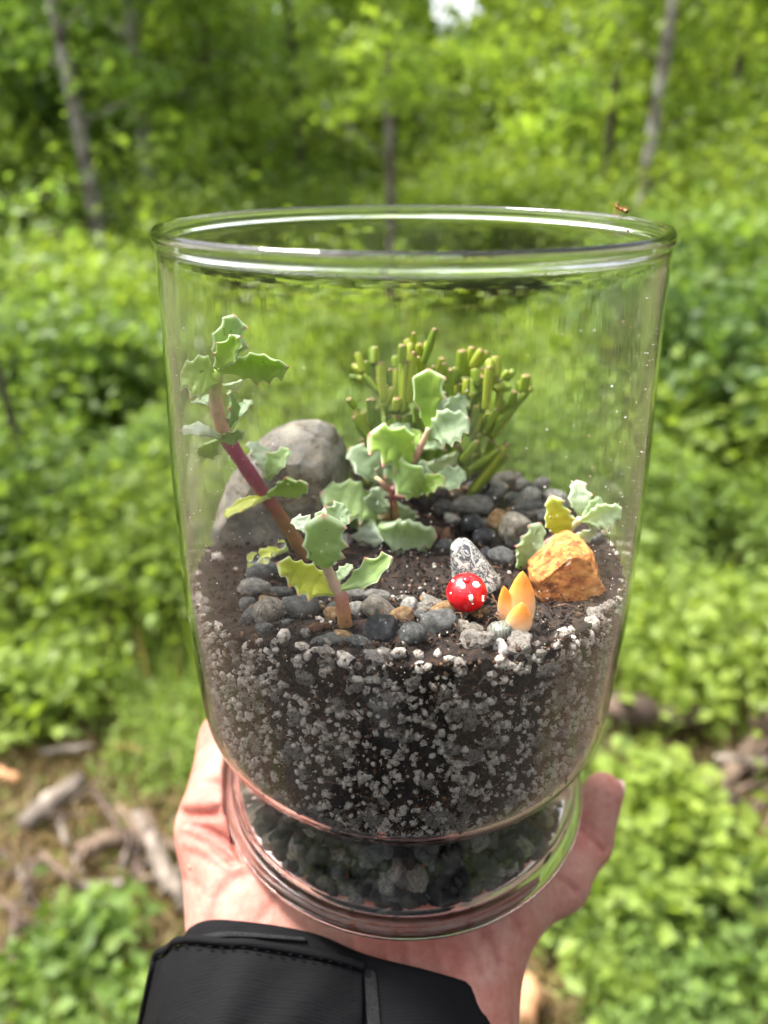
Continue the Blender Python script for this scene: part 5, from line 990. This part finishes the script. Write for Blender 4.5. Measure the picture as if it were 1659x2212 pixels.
for (b_, t_, w_, Y, dY, ro, kd, kw) in [
    ((482, 570), (475, 282), 118, -.002, .001, -8, 'l', dict(shape=.85, apex=.9, teeth=2, bend=.05)), ((475, 585), (655, 500), 140, -.004, -.002, -12, 'g', dict(teeth=5)), ((520, 520), (640, 395), 90, .001, .004, 10, 'g', {}), ((520, 490), (522, 365), 60, .002, .002, 20, 'p', {}),
    ((408, 685), (220, 570), 165, -.004, -.003, 12, 'l', dict(shape=.5, apex=.62, teeth=3)), ((405, 610), (310, 525), 75, .0, .002, 40, 'g', {}), ((385, 640), (435, 550), 70, .0, .001, -20, 'l', {}), ((275, 810), (125, 635), 125, -.003, .002, 20, 'g', dict(fold=.4)),
    ((255, 790), (270, 690), 70, -.003, .001, 30, 'p', {}), ((425, 845), (300, 700), 135, -.006, -.003, 14, 'd', dict(bend=.3)), ((425, 840), (548, 770), 80, -.006, -.002, -25, 'l', {}), ((435, 815), (452, 690), 62, -.004, .001, 20, 'g', {}),
    ((505, 815), (640, 745), 95, -.004, .001, -10, 'g', {}), ((440, 715), (612, 665), 90, .002, .003, 45, 'p', {}), ((240, 960), (0, 835), 165, -.006, -.002, 30, 'm', dict(fold=.45, teeth=5)), ((235, 940), (258, 815), 92, -.006, -.001, -10, 'g', {}),
    ((215, 935), (165, 840), 60, -.002, .001, 10, 'l', {}), ((222, 955), (205, 1095), 110, -.008, -.003, 10, 'p', {}), ((258, 985), (505, 1040), 185, -.008, -.004, 34, 'g', dict(bend=.18, teeth=5)), ((320, 880), (405, 965), 100, .0, .001, 30, 'p', {}),
    ((250, 980), (120, 990), 70, -.002, .002, 40, 'd', {}), ((300, 1010), (470, 1085), 80, -.006, .001, 10, 'l', {})]:
    leaf(p3, a2(*b_), a2(*t_), w_*.54, Y3+.004+Y, dY, ro, kd, **kw)
for k in range(16):
    bx, by = rnd.choice([(300, 850), (430, 640), (280, 960), (400, 730), (320, 800)]); a = rnd.uniform(-2.4, 2.4); L = rnd.uniform(75, 120)
    leaf(p3, a2(bx, by), a2(bx+math.sin(a)*L, by-math.cos(a)*L), rnd.uniform(50, 80)*.54, Y3+.004+rnd.uniform(-.004, .003), rnd.uniform(-.002, .003), rnd.uniform(-50, 50), rnd.choice('gpglm'), fold=.6)
# 4: right plant
b4 = on_soil(1128, 1222); p4 = empty('succulent', b4, 'small succulent leaning behind the orange rock at the right wall', 'succulent', 'toothed succulents'); Y4 = b4.y
stem(p4, [b4-Vector((0, 0, .002)), at_y(*a4(900, 440), Y4), at_y(*a4(1000, 360), Y4), at_y(*a4(1110, 285), Y4-.001), at_y(*a4(1230, 185), Y4-.002)], [11, 10, 10, 9, 7], [(.45, .28, .18), PNK, PNK, (.5, .3, .24), PGN], 20)
for (b_, t_, w_, Y, dY, ro, kd, kw) in [
    ((800, 505), (950, 225), 160, .0, .0, 15, 'g', dict(teeth=5)), ((1115, 300), (1030, 45), 175, -.002, -.002, -5, 'y', dict(teeth=6)), ((1232, 175), (1205, -65), 140, .003, .002, 5, 'p', dict(teeth=4)), ((1238, 190), (1505, 120), 160, -.003, -.003, 12, 'g', dict(teeth=5)),
    ((1245, 170), (1370, 50), 105, .0, .001, 20, 'g', {}), ((1165, 300), (1335, 260), 95, -.003, -.002, 40, 'p', {}), ((1135, 265), (1172, 165), 70, -.001, .001, 10, 'm', {}), ((1235, 185), (1380, 195), 90, .001, .0, 30, 'm', {})]:
    leaf(p4, a4(*b_), a4(*t_), w_*.32, Y4+Y, dY, ro, kd, **kw)
leaf(p4, a4(810, 500), a4(800, 390), 18, Y4+.002, .002, 30, 'd')

# ================================================================ JOINTED CACTUS
cb = on_soil(880, 1085); cact = empty('cactus', cb, 'jointed green cactus of many finger like segments at the back', 'cactus'); YC = .0215
def seg_mesh(variant):
    pr = [(0, 0), (.74, .0), (.90, .04), (.94, .2), (1.0, .5), (.98, .78), (.92, .90), (.76, .965), (.45, .99), (0, 1.0)]
    pp = spline([(a, 0, b_) for a, b_ in pr], 20); V, F = lathe([(max(0, p.x), p.z) for p in pp], 12); V = np.array(V); k = 1+.05*np.cos(np.arctan2(V[:, 1], V[:, 0])*5+variant); V[:, :2] *= k[:, None]
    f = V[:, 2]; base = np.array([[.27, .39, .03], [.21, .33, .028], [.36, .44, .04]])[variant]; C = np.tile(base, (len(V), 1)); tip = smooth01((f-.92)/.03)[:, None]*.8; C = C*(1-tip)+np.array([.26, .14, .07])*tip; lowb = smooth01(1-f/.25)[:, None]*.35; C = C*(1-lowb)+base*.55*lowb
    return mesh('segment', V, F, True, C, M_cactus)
SEG = [seg_mesh(i) for i in range(3)]
def cseg(b_, t_, r_, Y, dY, v=None):
    r_ *= rnd.uniform(.82, 1.22); t_ = (t_[0]+rnd.uniform(-6, 6), t_[1]+rnd.uniform(-7, 7)); b_ = (b_[0]+rnd.uniform(-3, 3), b_[1])
    P0 = at_y(*b_, Y); P1 = at_y(*t_, Y+dY); lim = .0440
    for P_ in (P0, P1):
        q = math.hypot(P_.x, P_.y)
        if q > lim: P_.x *= lim/q; P_.y *= lim/q
    o = bpy.data.objects.new('segment', SEG[rnd.choice([0, 0, 1, 2]) if v is None else v]); COL.objects.link(o); L = (P1-P0).length; s = px(P0)*r_
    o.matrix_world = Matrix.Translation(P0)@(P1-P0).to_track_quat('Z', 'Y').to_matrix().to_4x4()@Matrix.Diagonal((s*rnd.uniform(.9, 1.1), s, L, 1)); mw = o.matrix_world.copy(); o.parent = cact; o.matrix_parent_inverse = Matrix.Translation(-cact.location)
S_ = [((250, 372), (188, 285)), ((186, 290), (138, 258)), ((178, 285), (160, 203)), ((275, 415), (248, 225)), ((243, 240), (238, 170)), ((300, 470), (260, 295)), ((355, 460), (370, 228)), ((355, 245), (347, 178)), ((385, 420), (402, 205)), ((398, 215), (384, 138)), ((408, 212), (418, 115)), ((425, 215), (450, 148)), ((450, 330), (462, 232)), ((462, 245), (514, 102)),
      ((350, 475), (398, 332)), ((318, 465), (294, 352)), ((328, 455), (330, 392)), ((225, 520), (196, 398)), ((215, 470), (222, 405)), ((140, 445), (124, 402)), ((205, 570), (150, 458)), ((215, 610), (138, 498)), ((250, 540), (243, 440)),
      ((545, 390), (545, 278)), ((570, 400), (578, 283)), ((603, 400), (611, 283)), ((640, 385), (655, 322)), ((530, 290), (531, 225)), ((492, 330), (491, 268)), ((632, 300), (630, 188)), ((652, 300), (669, 175)), ((676, 265), (714, 186)), ((708, 360), (714, 288)), ((735, 450), (750, 262)), ((752, 275), (750, 222)), ((782, 310), (792, 226)), ((765, 360), (805, 308)), ((820, 312), (852, 272)),
      ((785, 455), (806, 348)), ((720, 565), (790, 438)), ((765, 555), (942, 342)), ((902, 370), (913, 298)), ((680, 510), (692, 378)), ((690, 560), (722, 428)), ((665, 560), (677, 468)), ((620, 690), (690, 590)), ((695, 650), (716, 565)), ((655, 735), (802, 622)), ((735, 670), (764, 586)), ((670, 830), (823, 615)), ((615, 780), (692, 660)), ((640, 760), (668, 640)),
      ((100, 675), (70, 605)), ((190, 660), (168, 588)), ((135, 815), (108, 732)), ((160, 850), (136, 795)), ((395, 560), (402, 465)), ((335, 560), (300, 485)), ((440, 560), (425, 452)), ((365, 540), (372, 480)), ((200, 800), (180, 740)), ((560, 500), (545, 400)), ((600, 500), (590, 395)), ((640, 520), (650, 400)), ((520, 480), (505, 370)), ((470, 430), (480, 320)), ((310, 560), (330, 470)), ((560, 330), (556, 250)), ((690, 330), (676, 258)), ((590, 330), (598, 262)), ((620, 420), (640, 300)), ((845, 440), (880, 372)), ((440, 300), (438, 228)), ((270, 440), (312, 360))]
for (b_, t_) in S_:
    L = math.hypot(b_[0]-t_[0], b_[1]-t_[1]); yo = rnd.uniform(-.004, .006)
    if b_[0] > 880: yo = -.004
    cseg(a2(*b_), a2(*t_), v=(2 if t_[1] < 260 and rnd.random() < .7 else None), dY=rnd.uniform(-.001, .002), Y=YC+yo, r_=rnd.uniform(8.4, 10.6) if b_[0] > 560 else rnd.uniform(6.8, 8.8))
    for _q in range(2):
        if rnd.random() < .25: continue
        j_ = rnd.uniform(-26, 26); cseg(a2(b_[0]+j_, b_[1]+rnd.uniform(0, 30)), a2(t_[0]+j_*1.8, t_[1]+rnd.uniform(10, 60)), rnd.uniform(7.5, 10.5), YC+rnd.uniform(.001, .009), rnd.uniform(0, .003))
for k in range(34):                                            # inner stems that carry the visible fingers
    a = rnd.uniform(-1.15, 1.15); m0 = (400+rnd.uniform(-60, 90), 800+rnd.uniform(-50, 60)); m1 = (m0[0]+math.sin(a)*250, m0[1]-math.cos(a)*rnd.uniform(150, 280)); cseg(a2(*m0), a2(*m1), rnd.uniform(8, 10), YC+rnd.uniform(0, .006), rnd.uniform(0, .004), rnd.choice([0, 1]))

# ================================================================ SMALL THINGS
# water drops on the low leaf and on the glass
def drop(P, r_, nrm, label, group, flat=.8):
    V, F = ico(3); q = Vector(nrm).to_track_quat('Z', 'Y').to_matrix(); V = [q@Vector((p[0]*r_, p[1]*r_, p[2]*r_*flat))+Vector(P) for p in V]; return tag(link('water_drop', mesh('water_drop', V, F, True, None, M_water)), label, 'water drop', group)
for (x, y, r_, lab) in [(468, 440, 44, 'largest clear water drop on the low yellow green leaf'), (550, 462, 27, 'middle sized water drop on the low yellow green leaf'), (600, 420, 17, 'smallest water drop on the low yellow green leaf'), (650, 350, 36, 'long water drop beside the brown stem foot')]:
    P = at_y(*a3(x, y), Y1-.0085); drop(P, r_*.32*px(P), (0, -1, .4), lab, 'drops on the low leaf')
for (ax_, x, y, r_, lab) in [(a4, 1130, 465, 24, 'clear drop on the front glass before the orange rock'), (a4, 1400, 255, 22, 'slim drop on the right glass by the right succulent'), (a4, 1050, 950, 26, 'crescent drop on the front glass above white perlite'), (a4, 655, 810, 14, 'tiny drop beside the left orange petal'), (a2, 410, 968, 17, 'drop on the big lower leaf of the middle succulent'), (a1, 830, 70, 8, 'tiny drop near the top of the boulder')]:
    d_ = ray(*ax_(x, y)); P = CAM.copy()
    for _ in range(600):
        P = P+d_*.0003
        if P.z < .136 and math.hypot(P.x, P.y) < in_r(P.z)-.0001: break
    if 'leaf' in lab: P = at_y(*ax_(x, y), Y3-.0085)
    nn = Vector((-P.x, -P.y, 0)); drop(P, r_*.32*px(P), nn, lab, 'drops on the glass', .35)
# fine condensation and dust on the inside of the glass
it = []
for k in range(1500):
    a = -math.pi/2+rnd.gauss(.1, .75); z = .028+.08*rnd.random()**2.4; s = rnd.uniform(.00004, .00012); r_ = in_r(z)-s*.5; it.append((s, (r_*math.cos(a), r_*math.sin(a), z), (.75, .74, .70)))
for k in range(260):
    a = -math.pi/2+rnd.uniform(-1.6, 1.6)+.25*rnd.random(); z = rnd.uniform(.075, .130); s = rnd.uniform(.00005, .00017); r_ = in_r(z)-s*.5; it.append((s, (r_*math.cos(a), r_*math.sin(a), z), rnd.choice([(.8, .78, .72), (.35, .25, .15)])))
stuff_lumps(it, 1, attr_mat('pale specks', .6, 900), 'glass_specks', 'pale specks of dust and mist on the inner glass', amp=.3)
# insect on the rim
M_ins = attr_mat('insect shell', .4, 1500)
d_ = ray(1316, 462); Pi = at_z(1316, 462, .1413); q = math.hypot(Pi.x, Pi.y); Pi = Vector((Pi.x*.0458/q, Pi.y*.0458/q, .1412))
ins = empty('insect', Pi, 'tiny reddish brown insect walking on the far rim of the vase', 'insect')
s = px(Pi)
def iP(x, y, dy=0): return Pi+RIGHT*((x-1316)*s)+UPV*((462-y)*s)+Vector((0, dy, 0))
V = []; F = []; C = []
pts_ = [iP(1305, 442), iP(1309, 447), iP(1314, 451), iP(1318, 452), iP(1322, 453), iP(1326, 455), iP(1330, 457), iP(1333, 459)]; rd = [1.2, 3.0, 1.6, 3.4, 2.0, 4.6, 5.2, 2.0]
pp = spline(pts_, 24); V, F = tube_vf(pp, [np.interp(i/23, np.linspace(0, 1, 8), rd)*s for i in range(24)], 10); C = np.array([[.42, .13, .05] if i < 15 else ([.40, .24, .09] if i < 19 else [.05, .03, .02]) for i in range(24)]).repeat(10, 0); link('body', mesh('body', V, F, True, C, M_ins), None, ins)
for lg in [[(1315, 453), (1306, 458), (1300, 470)], [(1317, 453), (1312, 462), (1308, 473)], [(1319, 454), (1322, 463), (1318, 472)], [(1312, 450), (1304, 450), (1301, 464)], [(1321, 453), (1328, 446), (1340, 456)], [(1318, 452), (1318, 444), (1328, 458)]]:
    V, F = tube_vf(spline([iP(*p) for p in lg], 8), .55*s, 5); link('leg', mesh('leg', V, F, True, np.tile([.45, .17, .07], (len(V), 1)), M_ins), None, ins)
for lg in [[(1306, 443), (1301, 439), (1290, 441)], [(1307, 443), (1309, 437), (1313, 436)]]:
    V, F = tube_vf(spline([iP(*p) for p in lg], 8), .5*s, 5); link('antenna', mesh('antenna', V, F, True, np.tile([.5, .22, .1], (len(V), 1)), M_ins), None, ins)
